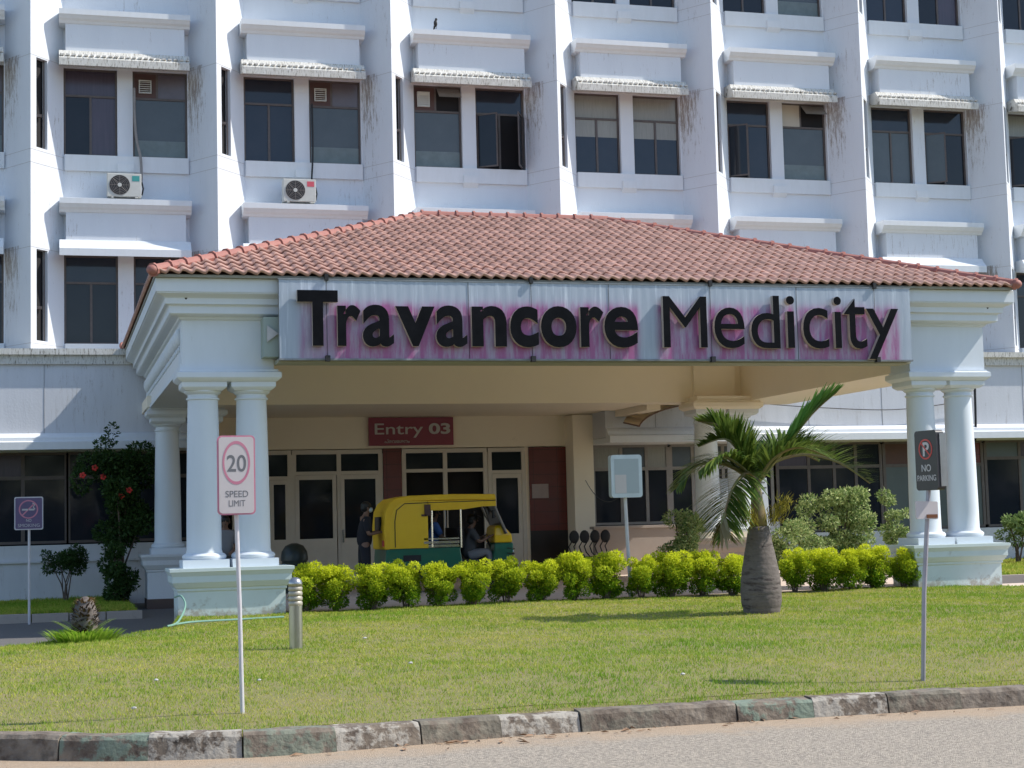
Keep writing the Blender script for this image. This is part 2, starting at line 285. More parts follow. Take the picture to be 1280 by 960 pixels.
def thing(name,label,cat,loc=(0,0,0),group=None,rz=0):
    o=bpy.data.objects.new(name,None); o.empty_display_size=.2; link(o); o.location=loc; o.rotation_euler.z=rz; o['label']=label; o['category']=cat
    if group:o['group']=group
    return o
def tag(o,label=None,cat=None,group=None,kind=None):
    for k,v in (('label',label),('category',cat),('group',group),('kind',kind)):
        if v: o[k]=v
    return o
def absloc(o):
    p=Vector((0,0,0))
    while o is not None: p+=Vector(o.location); o=o.parent
    return p
def build(name,mb,mats,parent=None,loc=None,local=False,smooth=False,tint=None,bevel=0,label=None):
    """mb in world coordinates unless local; child origin is the parent's origin"""
    if not isinstance(mats,(list,tuple)): mats=[mats]
    me=bpy.data.meshes.new(name)
    vs=np.array(mb.v,dtype=np.float64)
    if local: off=Vector((0,0,0))
    elif parent is not None: off=absloc(parent)
    else: off=Vector(loc) if loc is not None else Vector((float((vs[:,0].min()+vs[:,0].max())/2),float((vs[:,1].min()+vs[:,1].max())/2),float(vs[:,2].min())))
    vs=vs-np.array(off)
    me.from_pydata(vs.tolist(),[],mb.f)
    for m in mats: me.materials.append(m)
    if len(mats)>1: me.polygons.foreach_set('material_index',mb.m)
    if smooth is True: me.polygons.foreach_set('use_smooth',[True]*len(me.polygons))
    me.validate(); me.update()
    if smooth=='auto':
        me.polygons.foreach_set('use_smooth',[True]*len(me.polygons))
        try: me.set_sharp_from_angle(angle=R(35))
        except Exception: pass
    o=bpy.data.objects.new(name,me); link(o)
    if parent is not None: o.parent=parent
    elif not local: o.location=off
    if bevel:
        b=o.modifiers.new('bevel','BEVEL'); b.width=bevel; b.segments=2; b.limit_method='ANGLE'
    if label: o['label']=label
    return o
def npmesh(name,V,Fq,mats,tint=None,smooth=False,attr='tint'):
    """fast mesh from numpy: V (n,3), Fq (m,k)"""
    me=bpy.data.meshes.new(name); n=len(V); m,k=Fq.shape
    me.vertices.add(n); me.vertices.foreach_set('co',V.astype(np.float32).ravel())
    me.loops.add(m*k); me.loops.foreach_set('vertex_index',Fq.astype(np.int32).ravel())
    me.polygons.add(m); me.polygons.foreach_set('loop_start',np.arange(0,m*k,k,dtype=np.int32))
    try: me.polygons.foreach_set('loop_total',np.full(m,k,dtype=np.int32))
    except Exception: pass
    if tint is not None:
        a=me.attributes.new(attr,'FLOAT','POINT'); a.data.foreach_set('value',tint.astype(np.float32))
    me.materials.append(mats)
    if smooth: me.polygons.foreach_set('use_smooth',np.ones(m,dtype=bool))
    me.update(calc_edges=True); me.validate(); return me
def textmesh(t,size=1,extrude=.02,offset=0,bevel=0,align='CENTER'):
    cu=bpy.data.curves.new('t','FONT'); cu.body=t; cu.size=size; cu.extrude=extrude; cu.offset=offset; cu.bevel_depth=bevel; cu.align_x=align; cu.resolution_u=6
    o=bpy.data.objects.new('t',cu); COL.objects.link(o); dg=bpy.context.evaluated_depsgraph_get(); me=bpy.data.meshes.new_from_object(o.evaluated_get(dg))
    v=np.array([tuple(x.co) for x in me.vertices]); fs=[tuple(p.vertices) for p in me.polygons]; nz=[p.normal.z for p in me.polygons]
    bpy.data.objects.remove(o); bpy.data.meshes.remove(me); return v,fs,nz
def fit_text(mb,t,x0,x1,z0,z1,yf,depth=.003,offset=0,mi=0,side=None,u=(1,0,0)):
    if 'M' in t or 'W' in t: offset=0
    """text filling the rectangle, front face at yf, facing -Y"""
    v,fs,nz=textmesh(t,1,.05,offset)
    if len(v)==0: return
    mn=v.min(0); mx=v.max(0); q=(v-mn)/(mx-mn)
    X=x0+q[:,0]*(x1-x0); Z=z0+q[:,1]*(z1-z0); Y=yf+(1-q[:,2])*depth
    b=len(mb.v); mb.v+=list(zip(X.tolist(),Y.tolist(),Z.tolist()))
    for fc,n in zip(fs,nz): mb.f.append(tuple(b+i for i in fc)); mb.m.append(mi if (side is None or n>.5) else side)
def leaves(n,pts_fn,size,tint_fn=None,asp=.45,updir=0):
    """n leaf quads (rhombic, folded) ; pts_fn(n)->positions,(normals)"""
    P,Nn=pts_fn(n); n=len(P)
    d=rng.normal(size=(n,3)); d=d+Nn*1.2; d[:,2]+=updir; d/=np.linalg.norm(d,axis=1)[:,None]
    s=np.cross(d,rng.normal(size=(n,3))); s/=np.linalg.norm(s,axis=1)[:,None]
    L=size*(.6+.8*rng.random(n))[:,None]
    V=np.empty((n,4,3)); V[:,0]=P; V[:,1]=P+d*L*.5+s*L*asp*.5; V[:,2]=P+d*L; V[:,3]=P+d*L*.5-s*L*asp*.5
    Fq=np.arange(n*4).reshape(n,4)
    t=rng.random(n) if tint_fn is None else tint_fn(P,n)
    return V.reshape(-1,3),Fq,np.repeat(t,4)
def clump_fn(cl):
    """cl: list of (centre, radii, weight) ellipsoids; leaves sit in the outer shell"""
    w=np.array([c[2] for c in cl],float); w/=w.sum()
    def fn(n):
        k=rng.choice(len(cl),n,p=w); C=np.array([c[0] for c in cl])[k]; Rr=np.array([c[1] for c in cl])[k]
        d=rng.normal(size=(n,3)); d/=np.linalg.norm(d,axis=1)[:,None]; q=(.5+.5*rng.random(n)**.35+.22*(rng.random(n)<.07))[:,None]
        return C+d*Rr*q,d
    return fn
def children(o): return [c for c in bpy.data.objects if c.parent==o]
def copy_tree(o,parent=None):
    c=o.copy(); link(c); c.parent=parent
    for ch in children(o): copy_tree(ch,c)
    return c
# ---------------------------------------------------------------- ground, road, lawn, kerb
def catmull(P,per=8,closed=False):
    out=[];n=len(P)
    rngk=range(n if closed else n-1)
    for i in rngk:
        p0,p1,p2,p3=[np.array(P[(i+d)%n] if closed else P[min(max(i+d,0),n-1)],float) for d in (-1,0,1,2)]
        for t in np.arange(per)/per: out.append(.5*((2*p1)+(-p0+p2)*t+(2*p0-5*p1+4*p2-p3)*t*t+(-p0+3*p1-3*p2+p3)*t**3))
    if not closed: out.append(np.array(P[-1],float))
    return np.array(out)
KP=[(-14,21.0),(-9,17.6),(-5,15.2),(-2.2,13.5),(-.36,12.42),(.45,11.97),(1.25,11.75),(2.1,11.78),(3.3,11.96),(4.93,12.0),(6.3,11.97),(7.57,11.92),(10,11.75),(16,11.3),(26,10.6),(40,10.0)]
KC=catmull(KP,10)
def kdist(x,y):
    i=int(np.argmin((KC[:,0]-x)**2+(KC[:,1]-y)**2)); j=min(max(i,1),len(KC)-2); t=KC[j+1]-KC[j-1]; t/=np.linalg.norm(t); d=np.array((x,y))-KC[i]; return float(d@np.array((-t[1],t[0])))   # >0 : lawn side
# ground: one sheet to the horizon
mb=MB(); xs=[-300,-60,-20,30,60,300]; ys=[-300,-60,-12,60,120,300]
for i in range(5):
    for j in range(5):
        b=len(mb.v); mb.add([(xs[i],ys[j],0),(xs[i+1],ys[j],0),(xs[i+1],ys[j+1],0),(xs[i],ys[j+1],0)],[(0,1,2,3)])
g=build('ground',mb,DRIVE,loc=(0,0,0)); g['kind']='structure'
# road in front, fine grid so that the blown sand along the kerb can follow it
nx,ny=150,60; gx=np.linspace(-20,30,nx); gy=np.linspace(-12,20,ny)
V=np.array([(x,y,.006) for y in gy for x in gx]); Fq=np.array([(j*nx+i,j*nx+i+1,(j+1)*nx+i+1,(j+1)*nx+i) for j in range(ny-1) for i in range(nx-1)])
sd=np.array([kdist(x,y) for x,y,_ in V]); keep=sd<1.2
Fq=Fq[keep[Fq].all(1)]
sand=np.clip(1.05+sd*.95,0,1)
me=npmesh('road',V,Fq,ASPH,sand,attr='sand'); ro=link(bpy.data.objects.new('road',me)); ro['kind']='structure'
# lawn outline (island)
back=[(40,19),(26,21.5),(19,23.4),(16.9,24.6),(16.2,25.2),(14.8,26.45),(9,26.48),(4,26.45),(1.9,26.2),(1.75,24.9),(1.55,23.4),(.5,22.7),(-.6,22.3),(-3,22.6),(-7,23.0),(-14,24.5)]
poly=[tuple(p+np.array((0,.1))) for p in KC]+back
poly=np.array(poly)
def inpoly(x,y):
    x=np.asarray(x);y=np.asarray(y);c=np.zeros(x.shape,bool);n=len(poly);j=n-1
    for i in range(n):
        xi,yi=poly[i];xj,yj=poly[j]
        cond=((yi>y)!=(yj>y)); 
        with np.errstate(divide='ignore',invalid='ignore'): xx=(xj-xi)*(y-yi)/(yj-yi+1e-12)+xi
        c^=cond&(x<xx); j=i
    return c
def lawnz(x,y):
    x=np.asarray(x,float);y=np.asarray(y,float)
    i=np.argmin((KC[None,:,0]-x.reshape(-1,1))**2+(KC[None,:,1]-y.reshape(-1,1))**2,1); d=np.sqrt((KC[i,0]-x.ravel())**2+(KC[i,1]-y.ravel())**2).reshape(x.shape)
    z=.145+.1*np.clip(d/2.0,0,1)+.018*np.sin(x*.9+1)*np.cos(y*.7)+.008*np.sin(x*3.1+y*2.3)
    left=np.clip((1.6-x)/2.5,0,1)*np.clip((y-20)/2.5,0,1); return z-.1*left
import bmesh
bm=bmesh.new(); st=.3; vid={}
X,Y=np.meshgrid(np.arange(-14,40,st),np.arange(9,27.3,st)); I=inpoly(X,Y); Z=lawnz(X,Y)
vs=[];fs=[];idx=-np.ones(X.shape,int)
for j in range(X.shape[0]):
    for i in range(X.shape[1]):
        if I[j,i]: idx[j,i]=len(vs); vs.append((X[j,i],Y[j,i],Z[j,i]))
for j in range(X.shape[0]-1):
    for i in range(X.shape[1]-1):
        q=[idx[j,i],idx[j,i+1],idx[j+1,i+1],idx[j+1,i]]
        if min(q)>=0: fs.append(tuple(q))
mb=MB(); mb.v=vs; mb.f=fs; mb.m=[0]*len(fs)
# skirt following the exact outline so the edge is closed
ring=[(p[0],p[1]) for p in poly]; cx,cy=10,18
rin=[]
for k,(x,y) in enumerate(ring):
    t=np.array(ring[(k+1)%len(ring)])-np.array(ring[k-1]); t=t/np.linalg.norm(t); nrm=np.array((-t[1],t[0]))
    rin.append((x+nrm[0]*.55,y+nrm[1]*.55))
zo=lawnz(np.array([p[0] for p in ring]),np.array([p[1] for p in ring])); zi=lawnz(np.array([p[0] for p in rin]),np.array([p[1] for p in rin]))
n=len(ring); vv=[(x,y,-.02) for x,y in ring]+[(x,y,float(z)-.004) for (x,y),z in zip(ring,zo)]+[(x,y,float(z)-.004) for (x,y),z in zip(rin,zi)]
ff=[]
for i in range(n): j=(i+1)%n; ff+=[(i,j,n+j,n+i),(n+i,n+j,2*n+j,2*n+i)]
mb.add(vv,ff)
lw=build('lawn_ground',mb,SOIL,loc=(10,18,0),smooth=True); lw['kind']='structure'
# grass blades, dense and fine near the camera
def blades(name,n,xr,yr,zf,inside,hmean,wfun,seedv,label):
    r=np.random.default_rng(seedv)
    x=r.uniform(*xr,n); y=yr[0]+(yr[1]-yr[0])*r.random(n)**1.25; k=inside(x,y); x=x[k];y=y[k];n=len(x); z=zf(x,y)
    patch=(np.sin(x*1.3+2*np.sin(y*.6))+np.sin(y*1.7+1.5*np.sin(x*.9))+np.sin(x*.45-y*.5)+1.2*np.sin(x*3.7+1.3*np.sin(y*2.9))*np.sin(y*4.1))/4.2
    h=hmean*(.5+r.random(n))*(1+.35*patch); w=wfun(y)*(.7+.6*r.random(n)); a=r.uniform(0,2*PI,n); lean=h*(.25+.75*r.random(n)); la=r.uniform(0,2*PI,n)
    V=np.empty((n,3,3)); V[:,0]=np.c_[x-np.cos(a)*w,y-np.sin(a)*w,z-.005]; V[:,1]=np.c_[x+np.cos(a)*w,y+np.sin(a)*w,z-.005]; V[:,2]=np.c_[x+np.cos(la)*lean,y+np.sin(la)*lean,z+h]
    fine=np.sin(x*11+3*np.sin(y*7))*np.sin(y*9+2*np.sin(x*5)); fine2=np.sin(x*23+2*np.sin(y*17))*np.sin(y*19+2.5*np.sin(x*13)); h=h*(1+.35*fine+.25*fine2); t=np.clip(.4-.42*patch-.18*fine+r.normal(0,.24,n),0,1); V[:,2,2]=z+h; 
    me=npmesh(name,V.reshape(-1,3),np.arange(n*3).reshape(n,3),GRASS,np.repeat(t,3)); o=link(bpy.data.objects.new(name,me)); return o
def near_view(x,y):   # the part of the island that the photograph can plausibly show
    return inpoly(x,y)&(x>-4-.1*y)&(x<2.2+y*.72)
gr=blades('grass',620000,(-5,21),(11.2,27),lawnz,near_view,.022,lambda y:.0032+.00028*(y-10),3,'')
tag(gr,'short sunlit green lawn grass in front of the porch','grass',kind='stuff')
# kerb blocks
mb=MB(); seg=[]; acc=0; pts=KC; dl=np.r_[0,np.cumsum(np.linalg.norm(np.diff(pts,axis=0),axis=1))]
def at(s): return np.array((np.interp(s,dl,pts[:,0]),np.interp(s,dl,pts[:,1])))
L_=.64; s=0; k=0; paint=[]
prof=[(0,-.03),(.035,.155),(.06,.185),(.2,.19),(.21,-.03)]
while s+L_<dl[-1]:
    g_=.008
    a_,b_=s+g_*.5,s+L_-(.014 if k%2 else .002)*.5; m=4; base=len(mb.v); h=random.uniform(-.008,.008); off=random.uniform(-.01,.01)
    for q in range(m+1):
        p=at(a_+(b_-a_)*q/m); t=at(a_+(b_-a_)*q/m+.05)-at(a_+(b_-a_)*q/m-.05); t/=np.linalg.norm(t); nn=np.array((-t[1],t[0]))
        for u,z in prof: mb.v.append((p[0]+nn[0]*(u+off-.1+random.uniform(-.011,.011)),p[1]+nn[1]*(u+off-.1),z*(np.interp(p[0],[0,4],[1,.8]) if z>0 else 1)+(h+random.uniform(-.006,.006) if z>0 else 0)))
    n=len(prof)
    for q in range(m):
        for i in range(n-1): mb.f.append((base+q*n+i,base+(q+1)*n+i,base+(q+1)*n+i+1,base+q*n+i+1)); mb.m.append(0)
    mb.f.append(tuple(base+i for i in range(n))); mb.f.append(tuple(base+m*n+n-1-i for i in range(n))); mb.m+=[0,0]
    amt=random.choice([.15,.5,.8,1.0,1.0]) ; gc=float(k%2); paint+= [(amt,gc,0,1)]*((m+1)*n)
    s+=L_; k+=1
kb=build('kerb',mb,KERBM,loc=(0,0,0)); kb['kind']='structure'
at_=kb.data.color_attributes.new('paint','FLOAT_COLOR','POINT'); at_.data.foreach_set('color',np.array(paint,dtype=np.float32).ravel())
# porch paving, rear lawns
mb=MB(); mb.extr([(26.4,-.02),(26.5,.235),(27.3,.29),(38.2,.29),(38.2,-.02)],3.05,16.6); mb.box(15.0,24,24.9,27.2,-.02,.2)
pv=build('porch_paving',mb,PAVE); pv['kind']='structure'
mb=MB(); mb.box(-14,1.55,31.0,37.5,-.02,.14); mb.box(16.8,34,28.4,37.5,-.02,.3)
rl=build('rear_lawn_ground',mb,SOIL); rl['kind']='structure'
mb=MB()
for i in range(24): mb.box(-14+.65*i+.01,-14+.65*(i+1)-.01,30.8,30.98,-.02,.15+random.uniform(-.01,.01))
for i in range(20): mb.box(16.8+.8*i+.01,16.8+.8*(i+1)-.01,28.2,28.38,-.02,.3+random.uniform(-.01,.01))
o=build('rear_kerb',mb,LOWW); o['kind']='structure'
rg=blades('grass',60000,(-6,1.5),(31.05,37.2),lambda x,y:np.full(x.shape,.14),lambda x,y:x<1.5,.05,lambda y:.012+0*y,5,'')
tag(rg,'shaded grass strip behind the driveway on the left','grass',kind='stuff')
rg=blades('grass',60000,(16.9,32),(28.45,37.2),lambda x,y:np.full(x.shape,.3),lambda x,y:x>16.9,.05,lambda y:.012+0*y,6,'')
tag(rg,'grass bed below the ground floor windows on the right','grass',kind='stuff')

# ---------------------------------------------------------------- hospital building
B=thing('hospital_building','white four storey hospital block with zigzag bays and paired brown windows','building',(10,37.35,0))
WY=37.35; RY=36.5; PER=4.01; X0=-.42-2*PER; NB=10
FL=[12.0,7.75,16.25]      # window head heights
def wallgrid(mb,o,u,us,zs,holes,nrm,depth=.13):
    """plane wall from o along u; us/zs cuts; holes=set((i,j)); reveal goes along nrm (inwards)"""
    for i in range(len(us)-1):
        for j in range(len(zs)-1):
            A=[(us[i],zs[j]),(us[i+1],zs[j]),(us[i+1],zs[j+1]),(us[i],zs[j+1])]
            P=[(o[0]+u[0]*a,o[1]+u[1]*a,z) for a,z in A]
            if (i,j) not in holes: mb.add(P,[(0,1,2,3)])
            else:
                Q=[(x+nrm[0]*depth,y+nrm[1]*depth,z) for x,y,z in P]
                mb.add(P+Q,[(0,1,5,4),(1,2,6,5),(2,3,7,6),(3,0,4,7)])
zc=[5.3]; 
for h in sorted(FL): zc+= [h-2.0,h]
zc.append(17.6); zc[0]=5.3
wall=MB(); pillars=MB()
for k in range(NB):
    x=X0+k*PER
    # right-facing prow face with a slot opening, recess wall with two openings, left-facing prow face
    ux,uy=.70,WY-RY; L=math.hypot(ux,uy); un=(ux/L,uy/L)
    wallgrid(wall,(x,RY),un,[0,L*.17,L*.5,L],zc,{(1,1),(1,3),(1,5)},(-un[1],un[0]),.14)
    wallgrid(wall,(x+.70,WY),(1,0),[0,1e-4,1.17,1.51,2.73,2.75],zc,{(1,1),(1,3),(1,5),(3,1),(3,3),(3,5)},(0,1),.16)
    wallgrid(wall,(x+3.45,WY),((PER-3.45)/math.hypot(PER-3.45,RY-WY),(RY-WY)/math.hypot(PER-3.45,RY-WY)),[0,math.hypot(PER-3.45,RY-WY)],[5.3,17.6],set(),(0,1))
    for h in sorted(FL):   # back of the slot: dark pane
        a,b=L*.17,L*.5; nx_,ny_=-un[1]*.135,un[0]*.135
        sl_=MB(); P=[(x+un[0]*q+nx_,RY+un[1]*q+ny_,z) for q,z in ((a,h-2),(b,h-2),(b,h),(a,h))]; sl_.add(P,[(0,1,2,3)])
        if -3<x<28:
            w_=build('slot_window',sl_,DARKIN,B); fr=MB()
            for q in (a+.02,b-.02): fr.box(x+un[0]*q+nx_*.6-.015,x+un[0]*q+nx_*.6+.015,RY+un[1]*q+ny_*.6-.02,RY+un[1]*q+ny_*.6+.02,h-2,h)
            q=(a+b)/2; fr.box(x+un[0]*q+nx_*.6-.06,x+un[0]*q+nx_*.6+.06,RY+un[1]*q+ny_*.6-.05,RY+un[1]*q+ny_*.6+.05,h-1.3,h-1.24)
            build('frame',fr,FRAME,w_)
            w_.location=(0,0,0)
wall.box(X0,X0+NB*PER,WY+.3,WY+.5,5.3,17.6)
wall.box(X0-.4,X0+NB*PER+.4,RY-.1,48,17.6,18.0)
wall.box(X0,X0+.3,WY,48,0,17.6); wall.box(X0+NB*PER-.3,X0+NB*PER,WY,48,0,17.6); wall.box(X0,X0+NB*PER,47.8,48,0,17.6)
# thin movement joints round the prows
jt=wall
for k in range(NB):
    x=X0+k*PER
    for h in FL:
        for z in (h+.03,h-2.07,h-2.36):
            for (xa,ya,xb,yb) in ((x,RY,x+.7,WY),(x-(PER-3.45),WY,x,RY)):
                dx,dy=xb-xa,yb-ya; l=math.hypot(dx,dy); nx_,ny_=dy/l*.004,-dx/l*.004
                jt.add([(xa+nx_,ya+ny_,z-.004),(xb+nx_,yb+ny_,z-.004),(xb+nx_,yb+ny_,z+.004),(xa+nx_,ya+ny_,z+.004)],[(0,1,2,3)],1)
build('wall',wall,[WHITE,mat('joint_grime',(.42,.4,.39),.9)],B)
# sills, hoods
for k in range(1,NB-1):
    x=X0+k*PER
    for h in FL:
        s_=MB(); s_.box(x+.72,x+3.44,WY-.07,WY+.0,h-2.36,h-2.0); s_.extr([(WY,h-2.46),(WY-.12,h-2.36),(WY-.12,h-2.18),(WY,h-2.18)],x+1.86,x+2.22)
        build('window_sill_band',s_,TRIM,B)
        if h>13: hz=[h]
        zz=h
        p_=MB(); p_.box(x+.74,x+3.34,36.92,WY-.001,zz+.26,zz+.88)
        hd=build('window_hood',p_,WHITE,B)
        c_=MB(); c_.extr([(WY-.001,zz+.88),(36.9,zz+.88),(36.87,zz+.93),(36.82,zz+.97),(36.78,zz+1.03),(36.76,zz+1.05),(36.76,zz+1.17),(36.8,zz+1.18),(WY-.001,zz+1.2)],x+.6,x+3.46)
        build('hood_cornice',c_,TRIM,hd)
        a_=MB(); d=.0; a_.extr([(WY-.001,zz+.02),(36.8,zz-.1),(36.7,zz-.12),(36.7,zz+.04),(36.84,zz+.17),(36.9,zz+.26),(WY-.001,zz+.26)],x+.6,x+3.44)
        if h>8 : 
            for q in range(22): a_.box(x+.62+q*.13,x+.7+q*.13,36.72,36.88,zz+.10,zz+.128+random.uniform(0,.01))
        build('sunshade',a_,GRIMY if h>8 else TRIM,hd)
# windows
def window(x0,x1,h,kind,y=WY+.1):
    z0,z1=h-2.0,h; fr=MB(); t=.045; w=x1-x0
    fr.box(x0,x1,y,y+.05,z0,z0+t); fr.box(x0,x1,y,y+.05,z1-t,z1); fr.box(x0,x0+t,y,y+.05,z0+t,z1-t); fr.box(x1-t,x1,y,y+.05,z0+t,z1-t)
    zt=z1-.62; xm=(x0+x1)/2
    fr.box(x0+t,x1-t,y+.004,y+.046,zt-.025,zt+.025)
    if kind[0] in 'DBC' : fr.box(xm-.025,xm+.025,y+.004,y+.046,z0+t,zt-.025)
    if kind[0]=='A': fr.box(x0+.52,x0+.57,y+.004,y+.046,zt+.025,z1-t)
    # ragged mastic round the frame
    wd=build('window',fr,FRAME,B)
    def pane(a,b,c,d,m,nm='pane',yy=.03): p=MB(); p.box(a,b,y+yy,y+yy+.008,c,d); return build(nm,p,m,wd)
    if kind[0]=='A':     # window air conditioner in the upper light, one big frosted light below
        p=MB(); p.box(x0+t,x0+.52,y+.0,y+.02,zt+.025,z1-t); build('ac_surround' if 'Q' not in kind else 'pane',p,BRPANEL if 'Q' not in kind else HOPP,wd)
        g_=MB(); a,b,c,d=x0+.14,x0+.42,zt+.12,z1-.2
        if 'X' in kind: a,b,c,d=x0+.1,x0+.4,zt+.1,z1-.16
        g_.box(a,b,y-.06,y,c,c+.02); g_.box(a,b,y-.06,y,d-.02,d); g_.box(a,a+.02,y-.06,y,c+.02,d-.02); g_.box(b-.02,b,y-.06,y,c+.02,d-.02)
        for q in range(5): g_.box(a+.02,b-.02,y-.05,y,c+.05+q*.05,c+.062+q*.05)
        if 'X' in kind: g_.box(a+.02,b-.02,y-.05,y-.03,c+.02,d-.02)
        if 'Q' not in kind: build('ac_grille',g_,ACW,wd)
        if 'H' in kind:
            p=MB(); p.add([(x0+.58,y,z1-.06),(x1-.04,y,z1-.06),(x1-.04,y-.28,zt+.3),(x0+.58,y-.28,zt+.3),(x0+.58,y+.02,z1-.04),(x1-.04,y+.02,z1-.04),(x1-.04,y-.26,zt+.32),(x0+.58,y-.26,zt+.32)],[(0,1,2,3),(7,6,5,4),(0,3,7,4),(1,5,6,2),(3,2,6,7),(0,4,5,1)]); build('open_hopper',p,GREYF,wd); pane(x0+.57,x1-t,zt+.025,z1-t,DARKIN)
        else: pane(x0+.57,x1-t,zt+.025,z1-t,mat_purple)
        pane(x0+t,x1-t,z0+.42,zt-.025,FROST); pane(x0+t,x1-t,z0+t,z0+.42,FROST2,yy=.028)
    else:
        top={'B':BLIND,'C':CURT,'D':GLASSB}[kind[0]]
        if 'p' in kind: top=BLIND
        pane(x0+t,x1-t,zt+.025,z1-t,top)
        def casement(xa,xb,hinge,ang):
            if ang==0: 
                lo=GLASS if 'g' not in kind else GLASSB
                if 'w' in kind: lo=FROST
                if 'b' in kind:
                    pane(xa,xb,zt-.45,zt-.025,BLIND); pane(xa,xb,z0+t,zt-.45,GLASSB)
                elif 'c' in kind and hinge>0: pane(xa,xb,z0+t,zt-.025,CURT)
                else: pane(xa,xb,z0+t,zt-.025,lo)
            else:
                p=MB(); w_=xb-xa; tt=.035
                for (a,b,c,d) in ((0,w_,z0+t,z0+t+tt),(0,w_,zt-.03-tt,zt-.03),(0,tt,z0+t+tt,zt-.03-tt),(w_-tt,w_,z0+t+tt,zt-.03-tt)): p.box(a,b,-.015,.015,c,d)
                gl=MB(); gl.box(tt,w_-tt,-.004,.004,z0+t+tt,zt-.03-tt)
                for m_ in (p,gl):
                    vv=[]
                    for (a,b,c) in m_.v:
                        if hinge<0: X_,Y_=xa+a*cos(ang)+b*sin(ang), y-a*sin(ang)+b*cos(ang)
                        else: X_,Y_=xb-a*cos(ang)-b*sin(ang), y-a*sin(ang)+b*cos(ang)
                        vv.append((X_,Y_,c))
                    m_.v=vv
                    if hinge>0: m_.f=[tuple(reversed(q)) for q in m_.f]
                pane(xa,xb,z0+t,zt-.025,DARKIN,yy=.04)
                build('open_sash',p,FRAME,wd); build('pane',gl,FROST if 'f' in kind else GLASS,wd)
        aL=R(38) if 'l' in kind else 0; aR=R(65) if 'r' in kind else 0
        casement(x0+t,xm-.025,-1,aL); casement(xm+.025,x1-t,1,aR)
    return wd
mat_purple=mat('mauve_pane',(.14,.12,.14),.3,c2=(.1,.085,.1),scale=4,amt=.6)
HOPP=mat('cream_pane',(.45,.4,.33),.4)
kinds={12.0:{0:('Cc','A'),1:('Dg','A'),2:('AXH','Dlr'),3:('Bb','Bb'),4:('Dlg','Q'),5:('Dw','Dlf'),6:('Dpl','D'),-1:('D','A'),7:('D','D')},
       7.75:{0:('D','D'),5:('D','D'),6:('D','D'),1:('D','D')},16.25:{3:('D','D'),4:('D','A'),5:('Dg','Cc'),6:('D','D'),2:('D','D')}}
for h in FL:
    for k in range(-1,8):
        x=-.42+k*PER; a,b=kinds[h].get(k,('D','D')) if h in kinds else ('D','D')
        window(x+.70,x+1.87,h,a)
        if b=='Q':
            w_=window(x+2.21,x+3.43,h,'AHQ')
        else: window(x+2.21,x+3.43,h,b)
# spandrel band between ground floor and the bays
sp=MB(); xa,xb=X0-.3,X0+NB*PER

for a,b in ((xa,3.4),(12.53,xb)): sp.extr([(36.4,3.5),(36.4,5.3),(WY+.3,5.3),(WY+.3,3.5)],a,b)
lg=MB(); lg.extr([(36.398,5.2),(36.33,5.2),(36.33,5.38),(36.24,5.4),(36.24,5.53),(WY+.2,5.55),(WY+.2,5.305),(36.398,5.305)],xa,xb)
build('ledge',lg,GRIMY,B)
for sa_,sb_ in ((xa,3.4),(12.53,xb)): sb=MB(); sb.extr([(36.398,3.72),(36.3,3.68),(36.24,3.62),(36.24,3.55),(36.1,3.52),(36.1,3.36),(38.1,3.36),(38.1,3.49),(36.398,3.49)],sa_,sb_); build('string_course',sb,TRIM,B)
for q in range(-4,16):
  if not 1.2<-1.05+q*1.99+.9<12.7: sp.box(-1.05+q*1.99+.9,-1.05+q*1.99+.912,36.394,36.3999,3.72,5.2,1)
build('spandrel',sp,[SPAN,mat('joint_dark',(.3,.3,.31),.9)],B)
# ground floor: sill walls, glazing
gf=MB(); gf.extr([(37.3,0),(37.3,.95),(37.24,.95),(37.24,1.0),(37.3,1.0),(37.3,1.33),(37.6,1.33),(37.6,0)],X0,3.42); build('sill_wall',gf,SPAN,B)
gf=MB(); gf.box(12.53,17.3,37.3,37.6,0,1.42); build('sill_wall',gf,SPAN,B)
gf=MB(); gf.box(17.3,xb,37.3,37.6,0,1.12); build('sill_wall',gf,SPAN,B)
gf=MB(); gf.box(3.42,3.6,37.3,38.3,0,4.1); build('entrance_side_wall',gf,CREAM,B)
def glazing(x0,x1,z0,z1,cuts,zt,y=37.4,fm=FRAME,upper=None,lower=None,lowcuts=None,nm='window'):
    t=.06; fr=MB(); fr.box(x0,x1,y,y+.07,z0,z0+t); fr.box(x0,x1,y,y+.07,z1-t,z1); fr.box(x0,x1,y+.004,y+.066,zt-.04,zt+.04)
    cu=[x0]+cuts+[x1]
    for c in cu: fr.box(c-.04,c+.04,y+.008,y+.062,z0+t,z1-t)
    w_=build(nm,fr,fm,B)
    for a,b in zip(cu[:-1],cu[1:]):
        for (c,d,ms) in ((z0+t,zt-.04,lower or [GLASS]),(zt+.04,z1-t,upper or [GLASS])):
            p=MB(); p.box(a+.04,b-.04,y+.03,y+.04,c,d); build('pane',p,random.choice(ms),w_)
    return w_
for a in (-8.3,-5.4,-2.5): glazing(a,a+2.82,1.36,3.36,[a+.95,a+1.9],2.8,upper=[GLASS,CURT],lower=[GLASS])
glazing(.36,3.36,1.36,3.36,[1.3,2.3],2.8,upper=[GLASS],lower=[GLASS,GLASS])
glazing(12.54,14.45,1.44,3.36,[13.25,13.9],2.78,fm=GREYF,upper=[FROST,BLIND],lower=[GLASS])
glazing(14.53,17.2,1.44,3.36,[15.1,15.9,16.5],2.78,fm=GREYF,upper=[BLIND,FROST],lower=[GLASS])
glazing(17.35,20.2,1.14,3.36,[18.2,18.9,19.5],2.75,fm=FRAME,upper=[GLASS,CURT],lower=[GLASS,GLASS])
GG=mat('grey_green_pane',(.09,.11,.11),.3,c2=(.07,.09,.09),scale=2,amt=.5)
